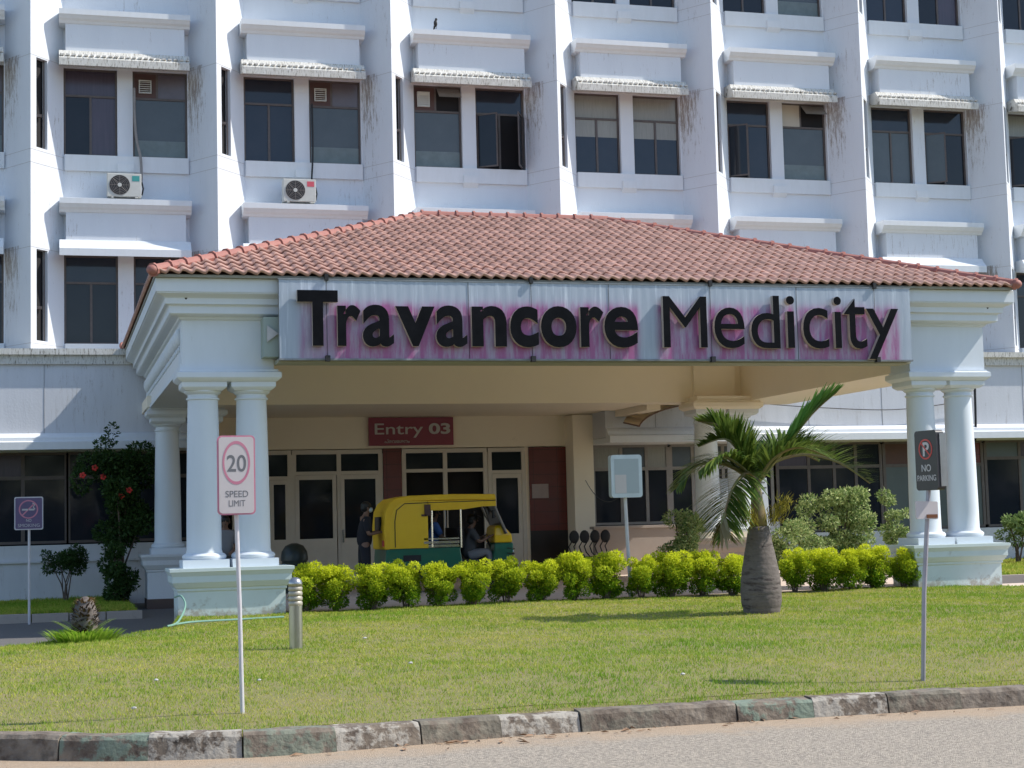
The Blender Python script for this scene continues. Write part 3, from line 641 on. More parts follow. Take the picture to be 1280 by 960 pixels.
glazing(20.3,23.1,1.14,3.36,[21.2,22.2],2.75,fm=FRAME,upper=[MAROON,BRPANEL],lower=[GG])
glazing(23.2,26,1.14,3.36,[24.2,25.1],2.9,fm=FRAME,upper=[GG,CURT],lower=[GG,GLASS]); glazing(26.1,31,1.14,3.36,[27.2,28.4,29.7],2.9,fm=FRAME,upper=[GLASS],lower=[GLASS])
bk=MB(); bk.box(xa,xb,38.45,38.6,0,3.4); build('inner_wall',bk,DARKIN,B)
# entrance wall under the porch
EY=38.0
ew=MB(); ew.box(3.6,12.2,EY,EY+.3,3.38,4.6); ew.box(11.0,11.09,EY,EY+.3,.25,3.3799)
build('entrance_lintel',ew,CREAM,B)
pl=MB(); pl.box(12.03,12.53,37.35,EY+.3,.25,4.1); build('entrance_pillar',pl,CREAM,B)
mr=MB(); mr.box(7.52,7.96,EY-.04,EY+.2,.25,3.38); build('tiled_pier',mr,MAROON,B); mr=MB(); mr.box(11.09,12.1,EY-.04,EY+.2,1.35,3.36); build('tiled_pier',mr,MAROON,B)
bl=MB(); bl.box(11.09,12.1,EY-.045,EY+.2,.25,1.35); build('tiled_base',bl,mat('black_granite',(.02,.015,.015),.25),B)
def doorset(x0,x1,cuts,zt,doors,y=EY):
    fr=MB(); t=.06; z0,z1=.29,3.36
    fr.box(x0,x1,y-.02,y+.06,z1-.1,z1); fr.box(x0,x1,y-.015,y+.055,zt-.04,zt+.04)
    for c in [x0+.04]+cuts+[x1-.04]: fr.box(c-.05,c+.05,y-.018,y+.058,z0,z1-.1)
    w_=build('entrance_screen',fr,DOORF,B)
    cu=[x0+.04]+cuts+[x1-.04]
    for a,b in zip(cu[:-1],cu[1:]):
        p=MB(); p.box(a+.05,b-.05,y+.02,y+.03,zt+.04,z1-.1); build('pane',p,GLASS,w_)
    for (a,b,kd) in doors:
        if kd=='dark': p=MB(); p.box(a,b,y+.2,y+.22,z0,zt-.04); build('dark_opening',p,DARKIN,w_); continue
        d=MB(); s=.09; zb=1.3
        d.box(a,b,y-.03,y+.02,z0+.01,zb); d.box(a,b,y-.03,y+.02,zt-.15,zt-.045); d.box(a,a+s,y-.03,y+.02,zb,zt-.15); d.box(b-s,b,y-.03,y+.02,zb,zt-.15)
        for q in range(6): d.box(a+s,b-s,y-.034,y-.03,z0+.12+q*.15,z0+.13+q*.15)
        dr=build('door',d,DOORF,B)
        p=MB(); p.box(a+s,b-s,y+0,y+.01,zb,zt-.15); build('pane',p,GLASS,dr)
        if kd=='h': hb=MB(); hb.box(a+.03,a+.06,y-.08,y-.03,1.2,1.5); build('handle',hb,CHROME,dr)
doorset(4.0,5.36,[4.78],2.72,[(4.1,4.72,''),(4.85,5.3,'')])
doorset(5.38,7.5,[6.47],2.82,[(5.44,6.4,''),(6.5,7.42,'h')])
doorset(7.98,10.05,[9.02],2.84,[(8.04,9.98,'dark')])
doorset(10.08,11.0,[],2.78,[(10.17,10.9,'')])
nb=MB(); nb.box(11.15,11.56,EY-.06,EY-.045,2.13,2.47); build('notice_sheet',nb,PAPER,B)
cl=MB(); cl.box(1.9,13.1,34.3,EY+.1,4.12,4.35); build('rear_porch_ceiling',cl,CREAM,B)
cb=MB(); cb.box(12.78,13.1,34.25,37.95,3.98,4.118); build('ceiling_beam',cb,CREAM,B)
# low walls beside the entrance
lwl=MB(); lwl.box(12.1,14.3,36.1,36.3,.2,1.36); lwl.box(12.05,14.35,36.05,36.35,1.36,1.42); lwl.box(14.0,14.3,36.3,37.2,.2,1.36)
lo=build('low_wall',lwl,LOWW); tag(lo,'low plastered wall behind the row of black chairs','wall')
# ---------------------------------------------------------------- entrance porch
PC=thing('entrance_porch','white columned entrance porch with a red tiled hip roof','porch',(9,30,0.25))
def column(cx,cy,zb,zt=3.78,r0=.275,r1=.235):
    h=zt-zb
    m=MB(); prof=[(r0*1.0,.0),(r0,.02)]
    prof=[(r0*1.18,0),(r0*1.26,.03),(r0*1.26,.06),(r0*1.16,.09),(r0*1.05,.1),(r0*1.03,.13)]
    for q in range(9):
        t=q/8; prof.append((r0+(r1-r0)*t**1.6,.15+(h-.15-.0)*t))
    m.lathe(prof,cx,cy,32,z0=zb); sh=build('column',m,PORCH,PC,smooth='auto')
    c=MB(); c.lathe([(r1+.001,0),(r1+.03,.012),(r1+.03,.035),(r1+.004,.045),(r1+.004,.09),(r1+.03,.1),(r1+.06,.13),(r1+.06,.15)],cx,cy,32,z0=zt-.15)
    build('capital',c,PORCH,sh,smooth='auto')
    a=MB(); a.frustum_ring([(cx-.29,cx+.29,cy-.29,cy+.29,zt),(cx-.33,cx+.33,cy-.33,cy+.33,zt+.03),(cx-.35,cx+.35,cy-.35,cy+.35,zt+.05),(cx-.35,cx+.35,cy-.35,cy+.35,zt+.13)]); build('abacus',a,PORCH,sh)
def group(x0,yf,zp,zb,mt=PORCH,pm=MINT,foot=False):
    """a pair of columns on one pedestal: x0 = left edge of the top slab, yf = its front"""
    w=1.54; xa,xb=x0,x0+w; yb=yf+.78
    p=MB(); e=.19
    lv=[(xa-.06,xb+.06,yf-.06,yb+.06,zb),(xa-.06,xb+.06,yf-.06,yb+.06,zp-.36),(xa-.08,xb+.08,yf-.08,yb+.08,zp-.345),(xa-.08,xb+.08,yf-.08,yb+.08,zp-.31),(xa-.1,xb+.1,yf-.1,yb+.1,zp-.295),(xa-.14,xb+.14,yf-.14,yb+.14,zp-.23),(xa-.15,xb+.15,yf-.15,yb+.15,zp-.215),(xa-.15,xb+.15,yf-.15,yb+.15,zp-.12),(xa-.18,xb+.18,yf-.18,yb+.18,zp-.06),(xa-.19,xb+.19,yf-.19,yb+.19,zp-.05),(xa-.19,xb+.19,yf-.19,yb+.19,zp)]
    p.frustum_ring(lv)
    pd=build('pedestal',p,pm,PC)
    if foot: q=MB(); q.box(xa-.075,xb+.075,yf-.075,yb+.075,zb-.02,zb+.2); build('plinth_course',q,mat('brown_plinth',(.12,.08,.065),.8),pd)
    pl=MB(); cxs=(x0+.385,x0+1.155); cy=(yf+yb)/2
    for c in cxs: pl.box(c-.36,c+.36,cy-.36,cy+.36,zp+.001,zp+.125)
    build('column_plinth',pl,mt,pd)
    for c in cxs: column(c,cy,zp+.125)
    s=MB(); s.frustum_ring([(xa+.02,xb-.02,yf+.02,yb-.02,3.911),(xa-.02,xb+.02,yf-.02,yb+.02,3.94),(xa-.05,xb+.05,yf-.05,yb+.05,3.97),(xa-.05,xb+.05,yf-.05,yb+.05,4.05),(xa-.0,xb+.0,yf-.0,yb+.0,4.07),(xa,xb,yf,yb,4.10)])
    build('capital_slab',s,mt,PC)
group(1.94,26.0,.99,.15); group(14.7,26.0,.99,.1)
group(1.94,34.35,1.1,.0,pm=WHITE,foot=True); group(13.42,33.0,1.12,.2,mt=CREAM,pm=LOWW)
XL,XR,YF,YB=1.98,16.24,26.08,36.3
# front blocks and beams
bm_=MB(); bm_.box(XL,3.42,YF,YF+.7,4.101,4.9); bm_.box(14.74,XR,YF,YF+.7,4.101,4.9)
bm_.box(3.42,14.74,YF+.04,YF+.7,4.26,4.9); bm_.box(XL,XR,YF,YF+.7,4.9,5.35)
build('front_beam',bm_,PORCH,PC)
sbm=MB(); sbm.box(XL,XL+.8,YF+.7,36.2,4.101,5.35); build('side_beam',sbm,TRIM,PC)
sbm=MB(); sbm.box(14.76,XR,YF+.7,34.4,4.101,5.35); build('side_beam',sbm,CREAM,PC)
rb=MB(); rb.box(XL+.8,14.76,33.6,34.29,4.101,5.35); rb.box(13.62,14.6,33.5,33.6,4.101,5.35); rb.box(13.5,14.76,33.05,33.6,4.101,4.2)
build('rear_beam',rb,CREAM,PC)
ce=MB(); ce.box(XL+.8,14.76,YF+.7,33.6,5.2,5.3); build('porch_ceiling',ce,CREAM,PC)
# cornice that runs round front and both sides
def ringprof(m,prof):
    """prof list of (overhang, z) from bottom to top, swept round left side, front, right side"""
    n=len(prof)
    for o,z in prof:
        pass
    vs=[]
    for o,z in prof: vs+=[(XL-o,YB,z),(XL-o,YF-o,z),(XR+o,YF-o,z),(XR+o,YB,z)]
    fs=[]
    for k in range(n-1):
        for i in range(3): fs.append((4*k+i,4*k+i+1,4*k+5+i,4*k+4+i))
    m.add(vs,fs)
cr=MB(); ringprof(cr,[(.0,4.88),(.04,4.90),(.05,4.93),(.17,4.95),(.2,4.97),(.2,5.08),(.22,5.1),(.27,5.11),(.27,5.2),(.3,5.22),(.4,5.26),(.4,5.28),(.42,5.28),(.42,5.49),(.1,5.5)])
build('cornice',cr,PORCH,PC)
for q in range(26):        # little drop ornaments on the left frieze
    y=26.5+q*.36; dr=MB(); dr.ell((XL-.02,y,4.66-.0),(.07,.1,.14),8,6)
    dr.ell((XL-.012,y,4.46),(.02,.05,.05),6,4); build('frieze_ornament',dr,PORCH,PC,smooth=True)
lb=MB(); lb.box(XL-.03,XL,YF+.0,36.0,4.1,4.18); build('frieze_moulding',lb,PORCH,PC)
# hip roof with real tile relief
EX0,EX1,EY0,EY1=1.51,16.62,25.52,36.45; ZE=5.53; AX0,AX1,AY,AZ=7.0,10.85,31.05,7.59
def tile_slope(o,uvec,L,apex0,apex1,dist,rise,name):
    """slope starting at eave point o, running L along uvec; inward = left normal; apex0/1 offsets of the top edge"""
    u=np.array(uvec); nn=np.array((-u[1],u[0])); rows=17; per=.2; res=7
    res=9; n=int(L/per*res); V=[];T=[]
    run=math.hypot(dist,rise)
    lv=[]
    for r in range(rows):
        for t_,h in ((.0,.0),(-.1,.03),(-.1,.062),(.4,.045),(.99,.01)): lv.append(((r+t_)/rows,h,r))
    for s,h,r in lv:
        a0=apex0*s; a1=L+(apex1-L)*s
        for i in range(n+1):
            x=i*L/n; x=min(max(x,a0),a1); ph=(x/per)%1
            pq=.5*ph/.27 if ph<.27 else .5+.5*(ph-.27)/.73; prof=(.5-.5*math.cos(2*PI*pq))*.05
            hh=(h+prof-.0)+.004*math.sin(x*1.7+r*2.1); p=np.array(o[:2])+u*x+nn*(dist*s)
            V.append((p[0],p[1],o[2]+rise*s+hh)); T.append(hash((int(x/per),r,name))%1000/1000)
    m=n+1; F=[]
    for k in range(len(lv)-1):
        s=(lv[k][0]+lv[k+1][0])/2; a0=apex0*s; a1=L+(apex1-L)*s
        for i in range(n):
            xa,xb=i*L/n,(i+1)*L/n
            if xb<=a0 or xa>=a1: continue
            F.append((k*m+i,k*m+i+1,(k+1)*m+i+1,(k+1)*m+i))
    me=npmesh(name,np.array(V),np.array(F),TILE,np.array(T)); ob=link(bpy.data.objects.new(name,me)); return ob
def rsl(o,u,L,a0,a1,d,name,par):
    ob=tile_slope(o,u,L,a0,a1,d,AZ-ZE,name); ob.data.transform(Matrix.Translation(-absloc(par))); ob.parent=par; return ob
rf=rsl((EX0,EY0,ZE),(1,0),EX1-EX0,AX0-EX0,AX1-EX0,AY-EY0,'roof',PC)
rsl((EX0,EY1,ZE),(0,-1),EY1-EY0,EY1-AY,EY1-AY,AX0-EX0,'roof_slope',rf)
rsl((EX1,EY0,ZE),(0,1),EY1-EY0,AY-EY0,AY-EY0,EX1-AX1,'roof_slope',rf)
rsl((EX1,EY1,ZE),(-1,0),EX1-EX0,EX1-AX1,EX1-AX0,EY1-AY,'roof_slope',rf)
sf=MB(); sf.box(EX0+.03,EX1-.03,EY0+.05,EY1,ZE-.035,ZE+.005); build('eave_board',sf,mat('eave_wood',(.3,.3,.26),.8),rf)
# underside so that no light leaks
ul=MB(); ul.add([(EX0+.05,EY0+.05,ZE),(EX1-.05,EY0+.05,ZE),(EX1-.05,EY1,ZE),(EX0+.05,EY1,ZE),(AX0,AY,AZ-.02),(AX1,AY,AZ-.02)],[(0,1,5,4),(1,2,5),(2,3,4,5),(3,0,4),(3,2,1,0)]); build('roof_boarding',ul,BARK,rf)
cp=MB()
def caps(a,b,step=.36,r=.085):
    a=Vector(a);b=Vector(b);L=(b-a).length;n=max(1,round(L/step)); d=(b-a)/n
    for i in range(n):
        p=a+d*i; q=a+d*(i+1.05); cp.tube([p-d*.02,p+d*.1,p+d*.11,q],[r*1.3,r*1.28,r*1.0,r*.94],10)
off=Vector((0,0,.05))
for c in ((EX0,EY0),(EX1,EY0),(EX0,EY1),(EX1,EY1)):
    ap=(AX0 if c[0]==EX0 else AX1,AY,AZ+.03); caps((c[0],c[1],ZE+.06),ap)
caps((AX0,AY,AZ+.04),(AX1,AY,AZ+.04))
for c in ((EX0,EY0),(EX1,EY0)): cp.ell((c[0],c[1],ZE+.06),(.1,.1,.085),12,8)
build('ridge_caps',cp,CAP,rf,smooth='auto')
# small wall lamp studs under the cornice
sd_=MB(); sd_.ell((2.03,25.85,5.2),(.05,.05,.045),8,6); sd_.ell((16.2,25.85,5.2),(.05,.05,.045),8,6); build('cornice_stud',sd_,BLACK,PC)
tri=MB(); tri.add([(3.27,25.66,4.5),(3.45,25.66,4.63),(3.27,25.66,4.76),(3.27,25.7,4.5),(3.45,25.7,4.63),(3.27,25.7,4.76)],[(0,1,2),(5,4,3),(0,3,4,1),(1,4,5,2),(2,5,3,0)]); 
pnl=MB(); pnl.box(3.22,3.5,25.7,26.07,4.27,4.9); build('recess_panel',pnl,mat('olive_panel',(.34,.4,.36),.7),PC); build('arrow_mark',tri,INKW,PC)
rk=MB(); rk.box(3.43,14.5,25.62,26.1,4.17,4.23); build('sign_rail',rk,mat('rail_olive',(.33,.33,.26),.6),PC)

# ---------------------------------------------------------------- big sign
SY=25.5
SG=thing('hospital_sign','long weathered pale sign with black letters Travancore Medicity above the porch','sign',(9,25.55,4.24))
sx0,sx1,sz0,sz1=3.44,14.47,4.225,5.47
LET=[('T',3.71,4.35,4.41,5.29,1),('r',4.34,4.71,4.41,5.06,1),('a',4.74,5.24,4.40,5.07,1),('v',5.27,5.91,4.41,5.05,1),('a',5.93,6.44,4.4,5.07,1),('n',6.52,7.1,4.41,5.07,1),('c',7.16,7.64,4.4,5.07,1),('o',7.68,8.29,4.4,5.08,1),('r',8.36,8.76,4.41,5.08,1),('e',8.77,9.36,4.4,5.08,1),
('M',9.81,10.59,4.41,5.27,0),('e',10.72,11.27,4.4,5.09,0),('d',11.39,11.92,4.4,5.3,0),('i',12.05,12.2,4.41,5.3,0),('c',12.35,12.83,4.4,5.1,0),('i',12.94,13.08,4.41,5.3,0),('t',13.13,13.55,4.4,5.27,0),('y',13.55,14.17,4.22,5.1,0)]
NXs,NZs=440,56; X_=np.linspace(sx0,sx1,NXs); Z_=np.linspace(sz0,sz1,NZs)
XX,ZZ=np.meshgrid(X_,Z_); st_=np.zeros_like(XX)
for ch,a,b,c,d,bo in LET:
    if ch=='T': a,b=a+.1,b+.0
    dx=np.maximum(np.maximum(a-XX,XX-b),0)/.07; dz=np.maximum(np.maximum(sz0-ZZ,ZZ-(min(d,5.08)-.06)),0)/.13
    st_=np.maximum(st_,np.exp(-dx**2-dz**2)*(.6 if ch in 'T' else 1))
YY=SY+.0012*np.sin(XX*2*PI/.16)+.002*np.sin(XX*1.9)*np.sin(ZZ*3)
V=np.stack([XX,YY,ZZ],-1).reshape(-1,3)-np.array((9,25.55,4.24)); Fq=np.array([(j*NXs+i,j*NXs+i+1,(j+1)*NXs+i+1,(j+1)*NXs+i) for j in range(NZs-1) for i in range(NXs-1)])
me=npmesh('sign_board',V,Fq,SIGNW,st_.ravel(),smooth=True,attr='stain'); ob=link(bpy.data.objects.new('sign_board',me)); ob.parent=SG
fr=MB(); fr.box(sx0,sx1,SY+.006,SY+.11,sz0,sz1); fr.box(sx0-.01,sx1+.01,SY-.01,SY+.1,sz0-.03,sz0-.001); fr.box(sx0-.01,sx1+.01,SY-.012,SY+.1,sz1+.001,sz1+.02)
build('sign_frame',fr,mat('sign_frame_metal',(.3,.32,.34),.5,c2=(.12,.12,.12),scale=4),SG)
for x in (4.19,7.56,8.9,10.71,13.78,6.5,12.3): sm=MB(); sm.box(x-.003,x+.003,SY-.008,SY-.004,sz0,sz1); build('panel_joint',sm,BLACK,SG)
for x in (4.19,7.56,10.71,13.78):
    br=MB(); br.box(x-.03,x+.03,SY-.05,SY+.02,sz1-.01,sz1+.09); build('bracket',br,BLACK,SG); br=MB(); br.box(x-.035,x+.035,SY-.08,SY+.02,sz0-.05,sz0+.04); build('bracket',br,BLACK,SG)
for ch,a,b,c,d,bo in LET:
    m=MB(); fit_text(m,ch,a,b,c,d,SY-.12,.09,offset=(.022 if ch in 'ae' else .027 if ch in 'rn' else .036) if bo else 0,mi=0,side=1)
    build('letter',m,[LETB,LETC],SG)
# ---------------------------------------------------------------- signs and posts
def rrect(m,x0,x1,z0,z1,y0,y1,r=.03,mi=0,n=5):
    pts=[]
    for cx,cz,a0 in ((x1-r,z1-r,0),(x0+r,z1-r,90),(x0+r,z0+r,180),(x1-r,z0+r,270)):
        for q in range(n+1): a=R(a0+90*q/n); pts.append((cx+r*cos(a),cz+r*sin(a)))
    k=len(pts); vs=[(x,y0,z) for x,z in pts]+[(x,y1,z) for x,z in pts]
    m.add(vs,[tuple(range(k))[::-1],tuple(range(k,2*k))]+[(i,(i+1)%k,k+(i+1)%k,k+i) for i in range(k)][::1],mi)
def rot_parts(o,rz): o.rotation_euler.z=rz
# speed limit
sx,sy=1.40,12.76
T=thing('speed_limit_sign','white and faded pink 20 speed limit sign on a white pole near the kerb','road sign',(sx,sy,.2))
m=MB(); m.tube([(sx-.0,sy,.15),(sx-.012,sy,1.0),(sx-.03,sy,1.75)],.017,10); build('pole',m,POLEW,T,smooth='auto')
m=MB(); rrect(m,sx-.175,sx+.115,1.70,2.31,sy-.045,sy-.015,.035); fc=build('sign_plate',m,SIGNPINK,T)
m=MB(); rrect(m,sx-.163,sx+.103,1.712,2.298,sy-.048,sy-.0452,.028); build('sign_face',m,SIGNF,fc)
m=MB(); m.disc((sx-.03,sy-.0495,2.1),.106,36,.001,ry=.168,hole=.86); build('red_ring',m,SIGNPINK,fc)
m=MB(); fit_text(m,'20',sx-.102,sx+.045,2.03,2.16,sy-.0492,.0008,.012); build('lettering',m,SIGNGREY,fc); m=MB(); fit_text(m,'SPEED',sx-.115,sx+.058,1.835,1.885,sy-.0492,.0008,.004); fit_text(m,'LIMIT',sx-.09,sx+.035,1.765,1.812,sy-.0492,.0008,.004); build('lettering',m,SIGNGREY,fc)
# no parking (turned a little to the left)
sx,sy=7.08,12.55
T=thing('no_parking_sign','black NO PARKING sign with a red circle on a leaning grey pole','road sign',(sx,sy,.2))
m=MB(); m.tube([(sx,sy,.1),(sx+.05,sy,.9),(sx+.14,sy,1.8)],.02,10); build('pole',m,POLEG,T,smooth='auto')
def rotlocal(m,cx,cy,a,tilt=0):
    ca,sa=cos(a),sin(a); m.v=[(cx+(x-cx)*ca-(y-cy)*sa,cy+(x-cx)*sa+(y-cy)*ca,z+(x-cx)*tilt) for x,y,z in m.v]
cx,cy=sx+.16,sy-.02; an=0
an=R(-50)
ms=[]
m=MB(); rrect(m,cx-.14,cx+.14,1.77,2.28,cy-.05,cy+.03,.03); ms.append(('sign_plate',m,SIGNBLK))
m2=MB(); m2.disc((cx,cy-.053,2.12),.088,32,.002,ry=.088,hole=.84); m2.box(cx-.085,cx+.085,cy-.0535,cy-.0515,2.113,2.127)
n_=len(m2.v)-8
for i in range(n_,n_+8):
    x,y,z=m2.v[i]; dx,dz=x-cx,z-2.12; a=R(-45); m2.v[i]=(cx+dx*cos(a)-dz*sin(a),y,2.12+dx*sin(a)+dz*cos(a))
m5=MB(); fit_text(m5,'P',cx-.035,cx+.045,2.06,2.18,cy-.0525,.002,.02); m3=MB(); fit_text(m3,'NO',cx-.06,cx+.06,1.93,1.99,cy-.0525,.002,.01); fit_text(m3,'PARKING',cx-.12,cx+.12,1.85,1.9,cy-.0525,.002,.008)
m4=MB(); m4.box(cx+.14,cx+.148,cy-.02,cy+.05,1.8,2.25); m4.box(cx-.14,cx+.14,cy+.03,cy+.045,1.8,2.25)
for q in (m,m2,m3,m4,m5): rotlocal(q,cx,cy,R(-80),0)
fc=build('sign_plate',m,SIGNBLK,T); build('red_ring',m2,SIGNRED,fc); build('lettering',m3,INKW,fc); build('parking_symbol',m5,INKW,fc); build('back_frame',m4,STEEL,fc)
m=MB(); rrect(m,sx-.02,sx+.19,1.53,1.68,sy-.05,sy-.035,.012); m.v=[(x,y,z+(x-sx)*-.04) for x,y,z in m.v]; pp=build('small_plate',m,SIGNF,T,label='blank bent grey plate below the sign')
m=MB(); m.box(sx+.08,sx+.18,sy-.058,sy-.0505,1.535,1.565); build('rust_patch',m,mat('rust',(.18,.07,.03),.9),pp)
# bollard light
T=thing('bollard_light','short stainless steel bollard with a domed top standing on the lawn','bollard',(2.62,18.4,.22))
m=MB(); m.lathe([(.075,.2),(.075,.72)],2.62,18.4,20); build('post',m,STEEL,T,smooth='auto')
m=MB(); 
for q in range(4): m.lathe([(.074,.72+q*.055),(.08,.73+q*.055),(.08,.755+q*.055),(.066,.775+q*.055)],2.62,18.4,20)
build('louvre',m,mat('bollard_louvre',(.42,.38,.31),.45,metal=.3),T,smooth='auto')
m=MB(); m.lathe([(.08,.935),(.08,.97),(.07,1.0),(.045,1.025),(.01,1.035)],2.62,18.4,20); build('dome_cap',m,STEEL,T,smooth=True)
# blank light box on a pole behind the lawn
bx=9.5; by=26.62
T=thing('blank_box_sign','empty white framed box sign on a thin pole among the golden shrubs','sign',(bx,by,.25))
m=MB(); m.tube([(bx+.03,by,.2),(bx+.0,by,1.2),(bx-.02,by,2.0)],.03,10); build('pole',m,POLEW,T,smooth='auto')
m=MB(); rrect(m,bx-.29,bx+.27,1.95,2.68,by-.09,by+.06,.05); bb=build('box_frame',m,ALU,T)
m=MB(); m.box(bx-.23,bx+.21,by-.094,by-.0905,2.02,2.61); build('face_panel',m,PANELG,bb)
m=MB(); m.box(bx-.225,bx-.02,by-.0965,by-.0942,2.025,2.34); build('pasted_sheet',m,SIGNF,bb)
m=MB(); pts=[]
for q in range(15): t=q/14; pts.append((bx-.1-.6*t,by+.06+.02*t,1.96-.25*sin(PI*t*.55)+.55*t*t))
m.tube(pts,.006,5); build('cable',m,BLACK,T)
# no smoking
sx,sy=-.38,30.3
T=thing('no_smoking_sign','violet NO SMOKING sign on a thin white pole at the left edge','sign',(sx,sy,.05))
m=MB(); m.tube([(sx,sy,.0),(sx,sy,1.75)],.022,8); build('pole',m,POLEW,T,smooth='auto')
m=MB(); rrect(m,sx-.25,sx+.24,1.66,2.24,sy-.06,sy-.02,.03); fc=build('sign_plate',m,POLEW,T)
m=MB(); rrect(m,sx-.232,sx+.222,1.678,2.222,sy-.063,sy-.0602,.025); build('sign_face',m,SIGNNAVY,fc)
m=MB(); m.disc((sx-.01,sy-.066,2.02),.165,32,.002,hole=.86); q0=len(m.v); m.box(sx-.16,sx+.14,sy-.0665,sy-.0645,2.008,2.032)
for i in range(q0,q0+8):
    x,y,z=m.v[i]; dx,dz=x-(sx-.01),z-2.02; a=R(45); m.v[i]=(sx-.01+dx*cos(a)-dz*sin(a),y,2.02+dx*sin(a)+dz*cos(a))
build('red_ring',m,SIGNPINK,fc)
m=MB(); m.box(sx-.12,sx-.02,sy-.068,sy-.066,2.0,2.03); m.box(sx+.0,sx+.09,sy-.068,sy-.066,2.0,2.03); m.tube([(sx+.1,sy-.067,2.02),(sx+.07,sy-.067,2.06),(sx+.1,sy-.067,2.1),(sx+.06,sy-.067,2.13)],.009,5)
fit_text(m,'NO',sx-.05,sx+.04,1.8,1.85,sy-.068,.003,.01); fit_text(m,'SMOKING',sx-.19,sx+.18,1.71,1.765,sy-.068,.003,.01); build('lettering',m,INKW,fc)
# entry sign over the doors
T=thing('entry_sign','dark red Entry 03 sign above the glass doors','sign',(8.2,37.96,3.42))
m=MB(); m.box(7.18,9.22,37.9,37.996,3.44,4.1); bd=build('sign_board',m,ENTRYR,T)
m=MB(); fit_text(m,'Entry',7.32,8.48,3.62,3.96,37.885,.012,.004); build('lettering',m,INKW,bd); m=MB(); fit_text(m,'03',8.62,9.14,3.7,3.96,37.885,.012,.03); build('lettering',m,INKW,bd)
m=MB(); fit_text(m,'\u0d2a\u0d4d\u0d30\u0d35\u0d47\u0d36\u0d28\u0d02',7.55,8.15,3.5,3.59,37.885,.012,.004); build('lettering',m,INKW,bd)
# white notice board by the rear right columns
T=thing('notice_board','white standing notice board with lines of text behind the palm','notice board',(14.9,33.0+.6,.2))
m=MB(); m.box(14.35,15.5,33.9,33.95,1.1,2.42); m.v=[(x+(z-1.1)*-.04,y,z) for x,y,z in m.v]; nb=build('board',m,NOTICE,T)
m=MB()
for r_ in range(9):
    x=14.5+random.uniform(0,.1)+(.15 if r_>2 else 0); zz=2.3-r_*.12
    while x<15.35-(.15 if r_>2 else 0): w=random.uniform(.03,.1); m.box(x,x+w,33.894,33.899,zz,zz+.035); x+=w+.03
build('text_line',m,SIGNGREY,nb)
m=MB(); m.tube([(14.5,33.97,.2),(14.5,33.97,1.9)],.025,8); m.tube([(15.35,33.97,.2),(15.35,33.97,1.9)],.025,8); build('stand',m,POLEW,T)
# curved lattice awning on the wall to the right of the entrance
T=thing('curved_awning','small curved ribbed awning right of the entrance, under the porch edge','awning',(14,36.2,3.9))
ap=MB(); ri=MB()
def aw(t,x): a=R(10+70*t); return (x,36.35-.9*(1-cos(a))-.15, 3.55+.62*sin(a)+.15)
# arch runs along x: height follows a quarter circle
N_=14
def arch(s): a=R(8+82*s); return (12.95+1.9*(1-cos(a)),3.72+.62*sin(a))
for s_ in range(N_):
    x0,z0=arch(s_/N_); x1,z1=arch((s_+1)/N_)
    ap.add([(x0,36.35,z0+.05),(x1,36.35,z1+.05),(x1,35.3,z1-.1),(x0,35.3,z0-.1),(x0,36.35,z0+.065),(x1,36.35,z1+.065),(x1,35.3,z1-.085),(x0,35.3,z0-.085)],[(0,1,2,3),(7,6,5,4),(0,3,7,4),(1,5,6,2),(0,4,5,1),(2,6,7,3)])
build('awning_sheet',ap,AWNP,T)
for s_ in range(0,N_+1,2):
    x0,z0=arch(s_/N_); ri.tube([(x0,36.35,z0+.03),(x0,35.3,z0-.12)],.018,6)
pts=[(arch(s_/N_)[0],35.3,arch(s_/N_)[1]-.12) for s_ in range(N_+1)]; ri.tube(pts,.018,6)
build('awning_rib',ri,AWNM,T)
# AC outdoor units
def acunit(x0,z0,lab,flag):
    T=thing('ac_outdoor_unit',lab,'air conditioner',(x0+.4,36.8,z0),group='air conditioner units on the ledges')
    y0,y1=36.78,37.08; m=MB(); m.box(x0,x0+.74,y0,y1,z0+.03,z0+.55); m.box(x0+.08,x0+.14,y0,y1,z0,z0+.03); m.box(x0+.6,x0+.66,y0,y1,z0,z0+.03); b=build('casing',m,ACW,T,bevel=.012)
    m=MB(); m.disc((x0+.27,y0-.004,z0+.29),.225,28,.003); build('fan_opening',m,BLACK,b)
    m=MB()
    for r in (.05,.085,.12,.155,.19,.222): m.disc((x0+.27,y0-.012,z0+.29),r,28,.005,hole=1-.008/r)
    for a in range(0,180,45): m.tube([(x0+.27-.22*cos(R(a)),y0-.01,z0+.29-.22*sin(R(a))),(x0+.27+.22*cos(R(a)),y0-.01,z0+.29+.22*sin(R(a)))],.004,4)
    build('fan_grille',m,mat('fan_grille_grey',(.2,.18,.17),.5),b)
    m=MB(); m.disc((x0+.27,y0-.018,z0+.29),.045,16,.004); build('fan_badge',m,ACW,b)
    m=MB(); m.box(x0+.54,x0+.7,y0-.004,y0-.001,z0+.38,z0+.5); build('sticker',m,mat('sticker_'+flag,(.05,.3,.28) if flag=='teal' else (.6,.09,.12),.5),b)
    m=MB(); m.tube([(x0+.76,36.95,z0+.1),(x0+.79,36.95,z0+.25),(x0+.76,36.95,z0+.4)],.018,6); build('valve_pipe',m,BLACK,b)
acunit(1.2,8.95,'air conditioner outdoor unit on the ledge below the leftmost windows','teal')
acunit(5.1,8.95,'air conditioner outdoor unit with a red sticker on the second ledge','red')
